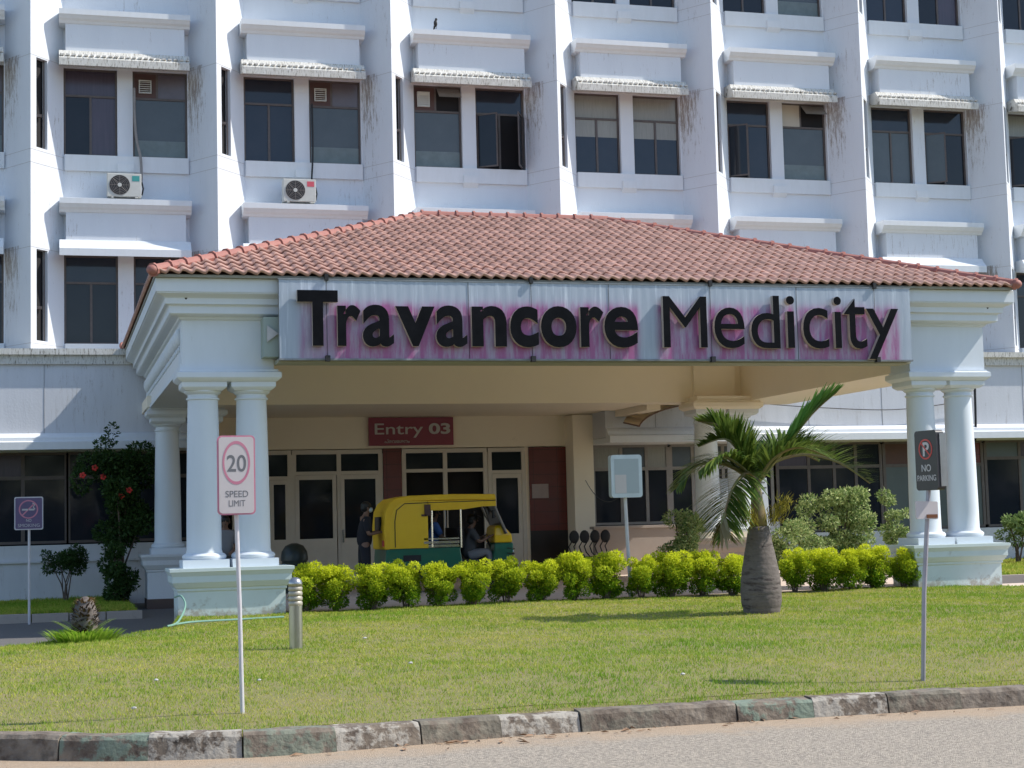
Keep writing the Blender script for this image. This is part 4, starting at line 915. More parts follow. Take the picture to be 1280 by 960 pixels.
def pipe(pts,r,m_,lab):
    m=MB(); m.tube([tuple(p) for p in catmull(pts,5)] ,r,6,0) if False else None
    P=[np.array(p,float) for p in pts]; out=[]
    for i in range(len(P)-1):
        p0,p1,p2,p3=P[max(i-1,0)],P[i],P[i+1],P[min(i+2,len(P)-1)]
        for t in np.arange(6)/6: out.append(tuple(.5*((2*p1)+(-p0+p2)*t+(2*p0-5*p1+4*p2-p3)*t*t+(-p0+3*p1-3*p2+p3)*t**3)))
    out.append(tuple(P[-1])); m.tube(out,r,6); o=build('pipe' if 'hose' not in lab else 'hose',m,m_); tag(o,lab,'pipe' if 'hose' not in lab else 'hose'); return o
pipe([(1.82,37.3,11.55),(1.82,37.25,11.5),(1.82,37.22,11.0),(1.86,37.22,10.4),(1.95,37.2,9.95),(1.96,37.1,9.5),(1.94,37.0,9.3)],.03,GREYF,'grey pipe hanging from a window unit down to the left air conditioner')
pipe([(5.86,37.3,11.4),(5.86,37.25,10.5),(5.84,37.2,10.0),(5.8,37.1,9.6),(5.8,37.0,9.4)],.022,BLACK,'thin black pipe running down to the second air conditioner')
pipe([(1.72,24.4,.62),(1.80,24.2,.64),(1.84,24.0,.5),(1.7,23.6,.3),(1.55,23.4,.265),(1.9,23.9,.28),(2.6,24.2,.275),(3.3,24.4,.275)],.015,HOSEM,'pale green garden hose beside the front left pedestal')
pipe([(22.3,36.28,4.85),(22.28,36.28,4.0),(22.25,36.28,3.4),(22.2,36.28,3.3)],.03,BLACK,'thin black pipe on the wall just right of the front right columns')
pipe([(16.3,36.3,4.28),(18,36.3,4.16),(20.1,36.3,4.1),(22.0,36.3,4.3)],.012,BLACK,'thin black cable sagging along the wall above the ground floor windows on the right')
# bird
T=thing('bird','small black bird perched on the third window cornice','bird',(8.74,36.8,13.2))
m=MB(); m.ell((8.74,36.8,13.33),(.045,.05,.085),10,8); m.ell((8.755,36.79,13.425),(.032,.035,.034),8,6); m.tube([(8.75,36.76,13.42),(8.77,36.72,13.41)],[.012,.002],5); m.tube([(8.73,36.83,13.28),(8.71,36.87,13.2)],[.03,.015],5); m.tube([(8.73,36.8,13.26),(8.73,36.8,13.2)],.006,4); m.tube([(8.76,36.8,13.26),(8.76,36.8,13.2)],.006,4)
build('body',m,BLACK,T,smooth=True)
# litter bin
T=thing('litter_bin','dark round topped litter bin beside the front left columns','bin',(4.62,32.5,.29))
m=MB(); m.lathe([(.2,0),(.22,.1),(.25,.62),(.26,.64)],4.62,32.5,20,z0=.29); build('bin_body',m,mat('bin_green',(.02,.035,.03),.5),T,smooth='auto')
m=MB(); m.lathe([(.27,.64),(.27,.7),(.25,.82),(.18,.93),(.06,.98)],4.62,32.5,20,z0=.29); build('lid',m,mat('bin_lid',(.02,.03,.028),.4),T,smooth='auto')
m=MB(); m.box(4.54,4.7,32.25,32.262,.58,.74); build('sticker',m,SIGNF,T)
# four black linked chairs
for i in range(4):
    x=11.35+.25*i
    T=thing('waiting_chair',['leftmost','second','third','rightmost'][i]+' black chair of the row in front of the low wall','chair',(x,35.5,.29),group='black chairs in front of the low wall')
    m=MB(); m.lathe([(.01,-.02),(.1,-.02),(.12,0),(.1,.02),(.01,.02)],0,0,14)
    m.v=[(x+vx*1.0+.1, 35.5+.18+vz*.5+vy*.0, 1.2+vy*1.25) for vx,vy,vz in m.v]; build('backrest',m,BLACK,T,smooth=True)
    m=MB(); m.box(x-.1,x+.14,35.2,35.6,.72,.76); build('seat',m,BLACK,T,bevel=.015)
    for s_ in (-1,1):
        m=MB(); m.tube([(x+.1+s_*.06,35.66,1.1),(x+.02+s_*.06,35.66,.98),(x+.06+s_*.06,35.64,.84),(x+.14+s_*.06,35.6,.74),(x+.14+s_*.06,35.58,.3)],.014,6); build('leg',m,BLACK,T)
m=MB(); m.box(11.0,12.3,35.45,35.5,.66,.7); m.box(11.05,11.09,35.45,35.5,.3,.66); m.box(12.2,12.24,35.45,35.5,.3,.66); o=build('chair_rail',m,BLACK); tag(o,'black metal rail carrying the four waiting chairs','bench frame')

# ---------------------------------------------------------------- auto rickshaw (local: +x = forward, origin at rear ground centre)
AR=thing('auto_rickshaw','yellow and green auto rickshaw parked side on under the porch','auto rickshaw',(6.03,31.0,.29))
def A(name,mb,mt,par=None,**k): return build(name,mb,mt,par or AR,local=True,**k)
w=.62
# green lower tub (side profile extruded)
m=MB(); m.extr([(.06,.3),(.0,.55),(.03,.87),(1.52,.87),(1.56,.6),(1.62,.33),(.75,.28),(.72,.42),(.6,.5),(.42,.5),(.3,.42),(.27,.28)],-w,w,'y'); body=A('body',m,GRN,bevel=.02)
m=MB(); m.box(.36,.72,-w-.006,-w-.001,.62,.74); A('vent',m,BLACK,body)
# side window rail
m=MB(); m.box(.78,1.5,-w-.02,-w+.02,.95,1.0); m.box(.78,1.5,-w-.015,-w+.015,1.03,1.06); m.box(.78,1.5,-w-.01,-w+.01,.88,.93); A('side_rail',m,CHROME,body)
m=MB(); m.box(1.5,1.62,-w+.05,w-.05,.87,1.25); A('partition',m,DARKIN,body)
# yellow rear quarter and hood
m=MB()
prof=[(.0,.86),(-.02,1.25),(.02,1.6),(.1,1.76),(.22,1.85),(.5,1.9),(1.4,1.915),(2.26,1.9),(2.28,1.8),(2.26,1.79),(1.4,1.80),(.55,1.79),(.3,1.74),(.2,1.65),(.13,1.5),(.1,1.25),(.1,.86)]
m.extr(prof,-w-.02,w+.02,'y'); hood=A('hood',m,YELC,bevel=.02)
for s_ in (-1,1):
    m=MB(); y0,y1=(-w-.015,-w+.015) if s_<0 else (w-.015,w+.015)
    m.extr([(.05,.872),(.05,1.5),(.15,1.7),(.35,1.79),(.87,1.79),(.87,.872)],y0,y1,'y'); A('side_panel',m,YEL,body)
    m=MB(); m.extr([(.88,1.60),(1.6,1.61),(2.0,1.66),(2.27,1.66),(2.27,1.79),(.88,1.79)],y0-.01,y1-.0,'y'); A('side_flap',m,YELC,hood)
    m=MB(); m.tube([(.95,s_*w,.88),(.95,s_*w,1.68)],.022,8); m.tube([(1.54,s_*w,.86),(1.54,s_*w,1.68)],.022,8); A('pillar',m,CHROME,body)
    m=MB(); m.tube([(2.24,s_*(w-.08),1.75),(2.34,s_*(w-.1),1.5),(2.54,s_*(w-.2),1.12)],.025,8); A('windscreen_pillar',m,GREYF,body)
    m=MB(); m.tube([(2.28,s_*(w-.05),1.45),(2.2,s_*(w+.1),1.5)],.01,5); m.box(2.17,2.2,s_*(w+.1)-.05,s_*(w+.1)+.05,1.42,1.58); A('mirror',m,BLACK,body)
m=MB(); m.tube([(.2,-w-.022,.9),(.2,-w-.022,1.4),(.24,-w-.022,1.62),(.4,-w-.022,1.745),(.85,-w-.022,1.755),(2.26,-w-.03,1.775)],.009,5); A('hood_piping',m,BLACK,hood)
m=MB(); m.box(.8,.92,-w-.05,-w-.01,1.5,1.72); m.box(.74,.84,-w-.05,-w-.01,1.49,1.53); A('rolled_curtain_strap',m,BRPANEL,hood)
m=MB(); m.extr([(2.5,1.1),(2.51,1.11),(2.27,1.76),(2.26,1.75)],-.46,.46,'y'); A('windscreen',m,GLASSB,body)
m=MB(); m.box(-.024,-.006,-.3,.3,1.2,1.5); A('rear_window',m,GLASS,hood)
# front cowl: yellow top, green nose
m=MB(); m.frustum_ring([(2.3,2.68,-.36,.36,.93),(2.3,2.67,-.37,.37,1.08),(2.32,2.55,-.34,.34,1.22),(2.36,2.46,-.3,.3,1.28)]); A('front_cowl',m,YEL,body,bevel=.03)
m=MB(); m.frustum_ring([(2.2,2.5,-.22,.22,.3),(2.26,2.66,-.33,.33,.6),(2.3,2.7,-.36,.36,.8),(2.3,2.69,-.36,.36,.928)]); nose=A('nose',m,GRN,body,bevel=.03)
m=MB(); m.lathe([(.01,-.03),(.07,-.03),(.085,0),(.085,.03),(.01,.035)],0,0,16); m.v=[(2.66+z*1.0+.02,-.24+x,.74+y) for x,y,z in m.v]; A('headlight',m,CHROME,nose,smooth='auto')
m=MB(); m.lathe([(.01,-.03),(.07,-.03),(.085,0),(.085,.03),(.01,.035)],0,0,16); m.v=[(2.66+z*1.0+.02,.24+x,.74+y) for x,y,z in m.v]; A('headlight',m,CHROME,nose,smooth='auto')
m=MB()
for q in range(3): m.tube([(2.56,-.38,.62+q*.1),(2.72,-.34,.6+q*.1),(2.76,0,.6+q*.1),(2.72,.34,.6+q*.1),(2.56,.38,.62+q*.1)],.01,5)
A('front_guard',m,BLACK,nose)
# floor, driver cell
m=MB(); m.box(1.5,2.4,-.5,.5,.3,.36); A('floor',m,BLACK,body)
m=MB(); m.box(1.6,2.0,-.3,.3,.52,.62); m.box(1.66,1.94,-.24,.24,.36,.52); A('driver_seat',m,mat('seat_black',(.03,.03,.03),.4),body,bevel=.02)
m=MB(); m.box(.55,1.05,-.5,.5,.62,.76); m.box(.36,.52,-.5,.5,.76,1.3); A('rear_seat',m,mat('seat_maroon',(.05,.02,.02),.5),body,bevel=.03)
m=MB(); m.tube([(2.2,-.3,1.05),(2.24,0,1.0),(2.2,.3,1.05)],.016,6); m.tube([(2.24,0,1.0),(2.4,0,.6)],.02,6); A('handlebar',m,BLACK,body)
def wheel(x,y):
    m=MB(); m.lathe([(.12,-.05),(.19,-.05),(.205,-.03),(.205,.03),(.19,.05),(.12,.05)],0,0,24); m.v=[(x+vx,y+vz,.205+vy) for vx,vy,vz in m.v]; wh=A('wheel',m,TYRE,smooth='auto')
    m=MB(); m.lathe([(.01,-.03),(.119,-.045),(.119,.045),(.01,.03)],0,0,20); m.v=[(x+vx,y+vz,.205+vy) for vx,vy,vz in m.v]; A('rim',m,CHROME,wh)
wheel(.5,-.53); wheel(.5,.53); wheel(2.38,0)
m=MB(); m.extr([(2.12,.3),(2.16,.42),(2.38,.46),(2.6,.42),(2.64,.28),(2.6,.28),(2.57,.38),(2.38,.42),(2.2,.38),(2.16,.28)],-.09,.09,'y'); A('front_mudguard',m,BLACK,body)
m=MB(); m.box(-.03,.0,-w+.04,-w+.18,.92,1.04); A('tail_light',m,SIGNRED,body)

AR.scale=(.955,.955,.965)
# ---------------------------------------------------------------- people
def skinmesh(name,verts,edges,radii,mt,parent,sub=2,root=0,label=None):
    me=bpy.data.meshes.new(name); me.from_pydata([tuple(v) for v in verts],edges,[]); o=bpy.data.objects.new(name,me); link(o)
    mod=o.modifiers.new('s','SKIN'); 
    for i,sv in enumerate(me.skin_vertices[0].data):
        r=radii[i]; sv.radius=(r,r) if not isinstance(r,tuple) else r; sv.use_root=(i==root)
    mod.use_smooth_shade=True
    ss=o.modifiers.new('ss','SUBSURF'); ss.levels=sub; ss.render_levels=sub
    dg=bpy.context.evaluated_depsgraph_get(); m2=bpy.data.meshes.new_from_object(o.evaluated_get(dg)); m2.name=name
    bpy.data.objects.remove(o); ob=bpy.data.objects.new(name,m2); link(ob); ob.parent=parent; m2.materials.clear(); m2.materials.append(mt)
    m2.polygons.foreach_set('use_smooth',[True]*len(m2.polygons)); return ob
def person(label,loc,J,face,shirt,trous,group=None,mask=False,hairm=HAIR):
    """J: joints in local coords (x right in world, y depth, z up)"""
    P=thing('person',label,'person',loc,group=group)
    V=[];E=[];Rr=[];ix={}
    def add(n,p,r,par=None):
        ix[n]=len(V); V.append(p); Rr.append(r)
        if par is not None: E.append((ix[par],ix[n]))
    add('pel',J['pel'],.105); add('wst',J['wst'],.095,'pel'); add('chs',J['chs'],(.13,.1) if False else .12,'wst'); add('nbk',J['nck'],.055,'chs')
    hd=Vector(J['head']); add('hd0',tuple(hd+Vector((0,0,-.075))),.055,'nbk'); add('hd1',tuple(hd),.082,'hd0'); add('hd2',tuple(hd+Vector((0,0,.07))),.062,'hd1')
    for s in 'lr':
        add('sh'+s,J['sh'+s],.058,'chs'); add('el'+s,J['el'+s],.04,'sh'+s); add('wr'+s,J['wr'+s],.026,'el'+s); 
        w_=Vector(J['wr'+s]); d=(w_-Vector(J['el'+s])).normalized(); pc=w_+d*.06; add('pm'+s,tuple(pc),(.036),'wr'+s)
        sd=d.cross(Vector((0,0,1))); sd=sd.normalized() if sd.length>.1 else Vector((1,0,0)); dn=sd.cross(d).normalized()
        for q in range(4):
            L=(.055,.065,.06,.045)[q]; b=pc+d*.03+sd*(.03-.02*q); add('f%s%d'%(s,q),tuple(b),.0095,'pm'+s); add('g%s%d'%(s,q),tuple(b+d*L*.6),.0085,'f%s%d'%(s,q)); add('h%s%d'%(s,q),tuple(b+d*L*.9-dn*L*.35),.0075,'g%s%d'%(s,q))
        add('t'+s,tuple(pc+sd*.045+d*.0),.011,'pm'+s); add('u'+s,tuple(pc+sd*.055+d*.04),.009,'t'+s)
        add('hp'+s,J['hp'+s],.085,'pel'); add('kn'+s,J['kn'+s],.055,'hp'+s); add('an'+s,J['an'+s],.036,'kn'+s)
        a_=Vector(J['an'+s]); fd=Vector(face)*.13; add('ft'+s,(a_.x+fd.x,a_.y+fd.y,a_.z-.045),.034,'an'+s)
    body=skinmesh('body',V,E,Rr,SKIN,P)
    # features
    fv=Vector(face).normalized(); sv=Vector((-fv.y,fv.x,0)); m=MB()
    nz=hd+fv*.088; m.tube([tuple(nz+Vector((0,0,.025))),tuple(nz+fv*.018+Vector((0,0,-.012)))],[.008,.014],6)
    build('nose',m,SKIN,body,smooth=True,local=True)
    for s in (-1,1): m=MB(); m.ell(tuple(hd+sv*s*.086+Vector((0,0,-.005))),(.014,.014,.03),6,5); build('ear',m,SKIN,body,smooth=True,local=True)
    m=MB()
    for s in (-1,1): m.ell(tuple(hd+fv*.082+sv*s*.032+Vector((0,0,.018))),(.011,.011,.007),6,4)
    m.ell(tuple(hd+fv*.083+Vector((0,0,-.05))),(.02,.02,.006),8,4); build('face_marks',m,HAIR,body,local=True)
    m=MB(); m.ell(tuple(hd-fv*.018+Vector((0,0,.045))),(.098,.098,.085),14,10,jit=.08); m.ell(tuple(hd-fv*.04+Vector((0,0,-.0))),(.085,.085,.08),12,8,jit=.06); hr=build('hair',m,hairm,body,smooth=True,local=True)
    if mask: m=MB(); m.ell(tuple(hd+fv*.055+Vector((0,0,-.035))),(.062,.062,.05),12,8); build('face_mask',m,MASKC,body,smooth=True,local=True)
    for o_,e in ((hr,0),): pass
    # shirt
    V2=[tuple(Vector(J['pel'])-Vector((0,0,.1))),J['wst'],J['chs'],tuple(Vector(J['nck'])-Vector((0,0,.03)))]; R2=[.165,.165,.185,.085]; E2=[(0,1),(1,2),(2,3)]
    for s in 'lr':
        a=len(V2); V2.append(J['sh'+s]); R2.append(.085); E2.append((2,a)); sh,el=Vector(J['sh'+s]),Vector(J['el'+s]); V2.append(tuple(sh.lerp(el,.85))); R2.append(.068); E2.append((a,a+1))
    o_=skinmesh('shirt',V2,E2,R2,shirt,body); 
    V3=[tuple(Vector(J['pel'])),tuple(Vector(J['pel'])+Vector((0,0,.09)))]; R3=[.14,.12]; E3=[(0,1)]
    for s in 'lr':
        a=len(V3); V3+= [J['hp'+s],J['kn'+s],tuple(Vector(J['kn'+s]).lerp(Vector(J['an'+s]),.92))]; R3+=[.115,.085,.07]; E3+=[(0,a),(a,a+1),(a+1,a+2)]
    skinmesh('trousers',V3,E3,R3,trous,body)
    m=MB()
    for s in 'lr':
        a_=Vector(J['an'+s]); f_=Vector(face); m.ell(tuple(a_+f_*.08+Vector((0,0,-.045))),(.05+.08*abs(f_.x),.05+.08*abs(f_.y),.042),10,6)
    build('shoes',m,BLACK,body,smooth=True,local=True)
    return P
# standing man with a mask at the rear of the rickshaw, facing right, writing on a pad
J=dict(pel=(0,0,.95),wst=(.0,0,1.12),chs=(.01,0,1.33),nck=(.03,0,1.49),head=(.06,-.0,1.62),shl=(.02,-.17,1.40),shr=(.02,.17,1.40),ell=(.04,-.22,1.12),elr=(.05,.22,1.12),wrl=(.30,-.16,1.17),wrr=(.30,.12,1.18),hpl=(0,-.09,.9),hpr=(0,.09,.9),knl=(.02,-.1,.5),knr=(-.03,.1,.5),anl=(0,-.1,.08),anr=(-.05,.1,.08))
PA=person('man in dark clothes and a pale face mask standing behind the rickshaw','p' and (5.70,30.75,.29),J,(1,0,0),NAVYC,NAVYC,mask=True)
m=MB(); m.box(6.1,6.24,30.52,30.9,1.47,1.485); m.tube([(6.06,30.6,1.47),(6.14,30.62,1.6)],.006,5); o=build('notepad',m,PAPER); tag(o,'small notepad and pen held by the masked man','notepad')
# driver
J=dict(pel=(1.75,0,.68),wst=(1.76,0,.85),chs=(1.78,0,1.05),nck=(1.82,0,1.2),head=(1.86,0,1.33),shl=(1.8,-.17,1.12),shr=(1.8,.17,1.12),ell=(1.92,-.25,.92),elr=(1.92,.25,.92),wrl=(2.12,-.26,1.02),wrr=(2.12,.26,1.02),hpl=(1.8,-.1,.68),hpr=(1.8,.1,.68),knl=(2.12,-.2,.74),knr=(2.12,.14,.74),anl=(2.14,-.2,.42),anr=(2.14,.12,.42))
loc=(6.03,31.0,.29); person('seated driver in grey trousers at the front of the rickshaw',loc,J,(1,0,0),DKGREY,GREYC)
J=dict(pel=(.72,0,.84),wst=(.7,0,1.0),chs=(.72,0,1.2),nck=(.74,0,1.35),head=(.78,0,1.48),shl=(.74,-.17,1.26),shr=(.74,.17,1.26),ell=(.86,-.22,1.02),elr=(.86,.22,1.02),wrl=(1.05,-.18,.95),wrr=(1.05,.18,.95),hpl=(.78,-.1,.84),hpr=(.78,.1,.84),knl=(1.14,-.14,.86),knr=(1.14,.14,.86),anl=(1.18,-.14,.42),anr=(1.18,.14,.42))
J={k:(v[0]+.35,v[1]+.1,v[2]) for k,v in J.items()}
person('passenger in a blue shirt seen through the rickshaw side',loc,J,(1,0,0),BLUEC,DKGREY)
# person in grey between the front left columns
J=dict(pel=(0,0,.8),wst=(0,0,.96),chs=(0,0,1.14),nck=(0,0,1.3),head=(0,-.03,1.43),shl=(-.16,0,1.21),shr=(.16,0,1.21),ell=(-.2,-.05,.95),elr=(.2,-.05,.95),wrl=(-.12,-.22,.86),wrr=(.12,-.22,.86),hpl=(-.09,0,.76),hpr=(.09,0,.76),knl=(-.09,-.02,.43),knr=(.09,-.02,.43),anl=(-.09,0,.07),anr=(.09,0,.07))
person('person in a grey shirt glimpsed between the front left columns',(3.28,32.6,.29),J,(0,-1,0),GREYC,DKGREY)
# ---------------------------------------------------------------- plants
def foliage(name,cl,n,size,mt,parent,asp=.5,tint=None,up=0):
    V,Fq,t=leaves(n,clump_fn(cl),size,tint,asp,up); me=npmesh(name,V,Fq,mt,t); o=link(bpy.data.objects.new(name,me)); o.parent=parent; return o
def strap(V,F,Tn,base,d,L,w,droop,t,segs=5,fold=.0):
    base=np.array(base,float); d=np.array(d,float); d/=np.linalg.norm(d); side=np.cross(d,(0,0,1)); 
    if np.linalg.norm(side)<.1: side=np.array((1.,0,0))
    side/=np.linalg.norm(side); b=len(V)
    for k in range(segs+1):
        s=k/segs; p=base+d*L*s+np.array((0,0,-1))*droop*L*s*s; ww=w*(1-abs(2*s-.7)**1.7*.45) if s<1 else .002
        if s>.98: ww=w*.04
        V.append(p-side*ww/2); V.append(p+side*ww/2); Tn+= [t,t]
    for k in range(segs): F.append((b+2*k,b+2*k+1,b+2*k+3,b+2*k+2))
def strapobj(name,V,F,Tn,mt,par): me=npmesh(name,np.array(V)-np.array(absloc(par)),np.array(F),mt,np.array(Tn)); o=link(bpy.data.objects.new(name,me)); o.parent=par; return o
def hedge_tint(P,n):   # sunlit yellow tops painted into the leaf tint by height, greener below
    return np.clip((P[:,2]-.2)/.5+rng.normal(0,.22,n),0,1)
def hedge_proto(k):
    r=random.Random(20+k); T=thing('golden_shrub','x','shrub',(0,0,0),group='golden shrubs along the porch')
    cl=[]
    for i in range(24):
        a=r.uniform(0,2*PI); q=r.uniform(.06,.26); z=r.uniform(.12,.66); rr=r.uniform(.085,.125)*(1.05 if z<.5 else .9); s=1-max(0,(.3-z))*1.6
        cl.append(((q*cos(a)*s*1.1,q*sin(a)*s,z),(rr,rr,rr*.85),rr*rr))
    cl.append(((0,0,.38),(.2,.18,.25),.02))
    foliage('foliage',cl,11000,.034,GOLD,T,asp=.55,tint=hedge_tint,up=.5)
    m=MB()
    for i in range(9): a=2*PI*i/9; m.tube([(.03*cos(a),.03*sin(a),-.03),(.07*cos(a+.3),.07*sin(a+.3),.15),(.16*cos(a),.16*sin(a),.4)],[.012,.009,.004],5)
    build('stem',m,BARK,T,local=True)
    return T
HX=[3.95,4.45,5.05,5.62,6.16,6.74,7.33,7.92,8.50,9.10,9.70,10.27,10.85,11.36,12.6,13.14,13.66,14.14,14.7]
HD=['tall and pale beside the front left pedestal','bushy yellow and second from the left pedestal','narrow and standing just left of the rickshaw rear','wide and directly below the rickshaw rear','below the middle of the rickshaw, yellow topped','below the driver of the rickshaw','below the front wheel of the rickshaw','just right of the rickshaw nose','in front of the black waiting chairs','immediately left of the blank box sign pole','immediately right of the blank box sign pole','third shrub left of the palm trunk','second shrub left of the palm trunk','closest on the left of the palm trunk','closest on the right of the palm trunk','second shrub right of the palm trunk','third shrub right of the palm trunk','second to last before the right pedestal','last one, touching the right pedestal']
protos=[hedge_proto(k) for k in range(4)]
for i,x in enumerate(HX):
    o=protos[i] if i<4 else copy_tree(protos[(i*7+1)%4])
    o.location=(x*.983,26.15+.05*math.sin(i*2.3),.24); o.rotation_euler.z=i*1.37; s=1.0+.1*math.sin(i*3.1); o.scale=(s*(1.12 if i in(3,9,11) else 1.0),s,(.97+.06*math.cos(i*2.2))*(1.06 if i in (8,9,10) else 1)*1.04)
    o['label']='golden green clipped shrub, '+HD[i]
# fern-like weeds helper
# bottle palm
PX,PY=9.40,20.95
PT=thing('bottle_palm','bottle palm with a swollen grey trunk and ragged fronds on the lawn','palm tree',(PX,PY,.2))
m=MB(); pr=[]
zz=[0,.04,.12,.22,.35,.5,.65,.8,.92,1.0,1.08,1.15,1.2,1.24]; rr=[.225,.24,.26,.278,.282,.272,.25,.222,.2,.182,.168,.158,.15,.13]
for a,b in zip(np.linspace(0,1.24,64),np.interp(np.linspace(0,1.24,64),zz,rr)):
    pr.append((b*(1+.006*math.sin(a*95)+.004*math.sin(a*41))+random.uniform(-.002,.002),a))
m.lathe(pr,PX,PY,36,z0=.2,jit=.012); build('trunk',m,TRUNK,PT,smooth=True)
m=MB(); m.tube([(PX,PY,1.4),(PX+.005,PY,1.6),(PX-.01,PY,1.8),(PX-.02,PY,1.95),(PX-.0,PY,2.1)],[.125,.105,.085,.075,.055],18); build('crownshaft',m,SHAFT,PT,smooth=True)
def frond(pts,n,Lf,mt,name='frond',spread=1.0,upb=0.3,droop=.5,w=.022,tip=.35,narrow=False,sides=(-1,1),bend=.7,st=.12):
    P=[np.array(p,float) for p in pts]; C=[]; 
    for i in range(len(P)-1):
        p0,p1,p2,p3=P[max(i-1,0)],P[i],P[i+1],P[min(i+2,len(P)-1)]
        for t in np.arange(12)/12: C.append(.5*((2*p1)+(-p0+p2)*t+(2*p0-5*p1+4*p2-p3)*t*t+(-p0+3*p1-3*p2+p3)*t**3))
    C.append(P[-1]); C=np.array(C); d=np.r_[0,np.cumsum(np.linalg.norm(np.diff(C,axis=0),axis=1))]
    V=[];F=[];Tn=[]
    for s in sides:
        for k in range(n):
            u=st+(1-st)*(k+rng.random()*.6)/n; q=u*d[-1]; p=np.array([np.interp(q,d,C[:,j]) for j in range(3)]); q2=min(q+.05,d[-1]); p2=np.array([np.interp(q2,d,C[:,j]) for j in range(3)]); p0=np.array([np.interp(q2-.08,d,C[:,j]) for j in range(3)])
            tg=p2-p0; tg/=np.linalg.norm(tg); sd=np.cross(tg,(0,0,1)); sd/=np.linalg.norm(sd)+1e-6; up=np.cross(sd,tg)
            L=Lf*(.45+.55*math.sin(PI*min(1,u*.9+.12)))*(1 if u<.85 else 1-.35*(u-.85)/.15)*rng.uniform(.85,1.12)
            dr=tg*bend+sd*s*spread+up*upb+rng.normal(0,.07,3)
            if narrow: L=min(L,(1.0-u)*d[-1]*1.0+.16)
            strap(V,F,Tn,p,dr,L,w,droop*rng.uniform(.7,1.3),float(np.clip(rng.normal(.4,.25),0,1)),5)
    f_=strapobj(name,V,F,Tn,mt,PT)
    m=MB(); k=len(C); m.tube([tuple(c) for c in C[::3]],[.028*(1-.8*i/max(1,len(C[::3])-1))+.004 for i in range(len(C[::3]))],7); build('rachis',m,SHAFT,f_) .location=(0,0,0)
    return f_
b=(PX+.0,PY,2.02)
frond([b,(PX+.35,PY-.02,2.42),(PX+.85,PY-.04,2.98),(PX+1.22,PY-.08,3.28)],80,.66,PALMY,spread=.42,upb=.2,droop=.0,w=.045,bend=1.5,st=.25)
frond([b,(PX-.12,PY+.1,2.42),(PX-.42,PY+.1,2.66),(PX-.85,PY+.0,2.55)],80,.66,PALML,spread=.7,upb=.6,droop=.18,w=.034)
frond([b,(PX-.28,PY-.1,2.28),(PX-.62,PY-.2,2.4),(PX-.98,PY-.3,2.2)],70,.6,PALML,spread=.8,upb=.3,droop=.4,w=.034)
frond([b,(PX-.2,PY-.15,2.18),(PX-.48,PY-.3,1.98),(PX-.66,PY-.38,1.6),(PX-.68,PY-.4,1.32)],84,.64,PALML,spread=1.0,upb=.15,droop=.3,bend=.5,w=.032)
frond([b,(PX+.2,PY+.05,2.28),(PX+.7,PY+.0,2.42),(PX+1.25,PY-.02,2.3),(PX+1.72,PY-.02,2.0)],92,.62,PALML,spread=.6,upb=.75,droop=.15,bend=.8,w=.034)
frond([b,(PX+.25,PY+.3,2.35),(PX+.8,PY+.55,2.5),(PX+1.3,PY+.7,2.35)],70,.6,PALML,spread=.7,upb=.6,droop=.25,w=.034)
frond([b,(PX-.02,PY+.3,2.5),(PX-.2,PY+.6,2.8),(PX-.5,PY+.8,2.95)],50,.55,PALML,spread=.6,upb=.4,droop=.15,w=.034)
frond([b,(PX+.15,PY-.2,2.35),(PX+.4,PY-.5,2.5),(PX+.7,PY-.8,2.35)],50,.5,PALML,spread=.7,upb=.4,droop=.3,w=.032)
frond([b,(PX-.18,PY+.2,2.5),(PX-.4,PY+.3,2.85),(PX-.7,PY+.35,2.92)],70,.55,PALML,spread=.7,upb=.45,droop=.2,w=.034)
frond([b,(PX-.35,PY+.2,2.3),(PX-.75,PY+.3,2.3),(PX-1.05,PY+.3,2.0)],60,.5,PALML,spread=.8,upb=.3,droop=.35,w=.034)
frond([b,(PX+.3,PY+.2,2.4),(PX+.75,PY+.3,2.62),(PX+1.25,PY+.35,2.5)],70,.55,PALML,spread=.7,upb=.5,droop=.2,w=.034)
frond([b,(PX+.1,PY+.45,2.35),(PX-.1,PY+.95,2.45),(PX-.3,PY+1.35,2.2)],50,.5,PALML,spread=.8,upb=.3,droop=.35,w=.032)
frond([(PX-.66,PY-.4,1.62),(PX-.72,PY-.42,1.5),(PX-.74,PY-.42,1.35)],9,.3,DRYL,name='dry_frond',spread=.8,upb=0,droop=.5,w=.05)
for s,n,cx in ((1,5,.22),(-1,4,-.2)):
    V=[];F=[];Tn=[]
    for k in range(420):
        a=rng.normal(0,.35); u=rng.uniform(.1,1); base=np.array((PX+s*(.1+.28*u)+rng.normal(0,.05),PY-.1+rng.normal(0,.1),1.42+.35*u+rng.normal(0,.05)))
        if s<0: base[2]-=.0
        strap(V,F,Tn,base,(s*.6+rng.normal(0,.4),rng.normal(0,.5),.7+rng.normal(0,.3)),rng.uniform(.08,.17),.012,.1,float(rng.random()),3)
    strapobj('flower_stalks',V,F,Tn,PALMFLOW,PT)
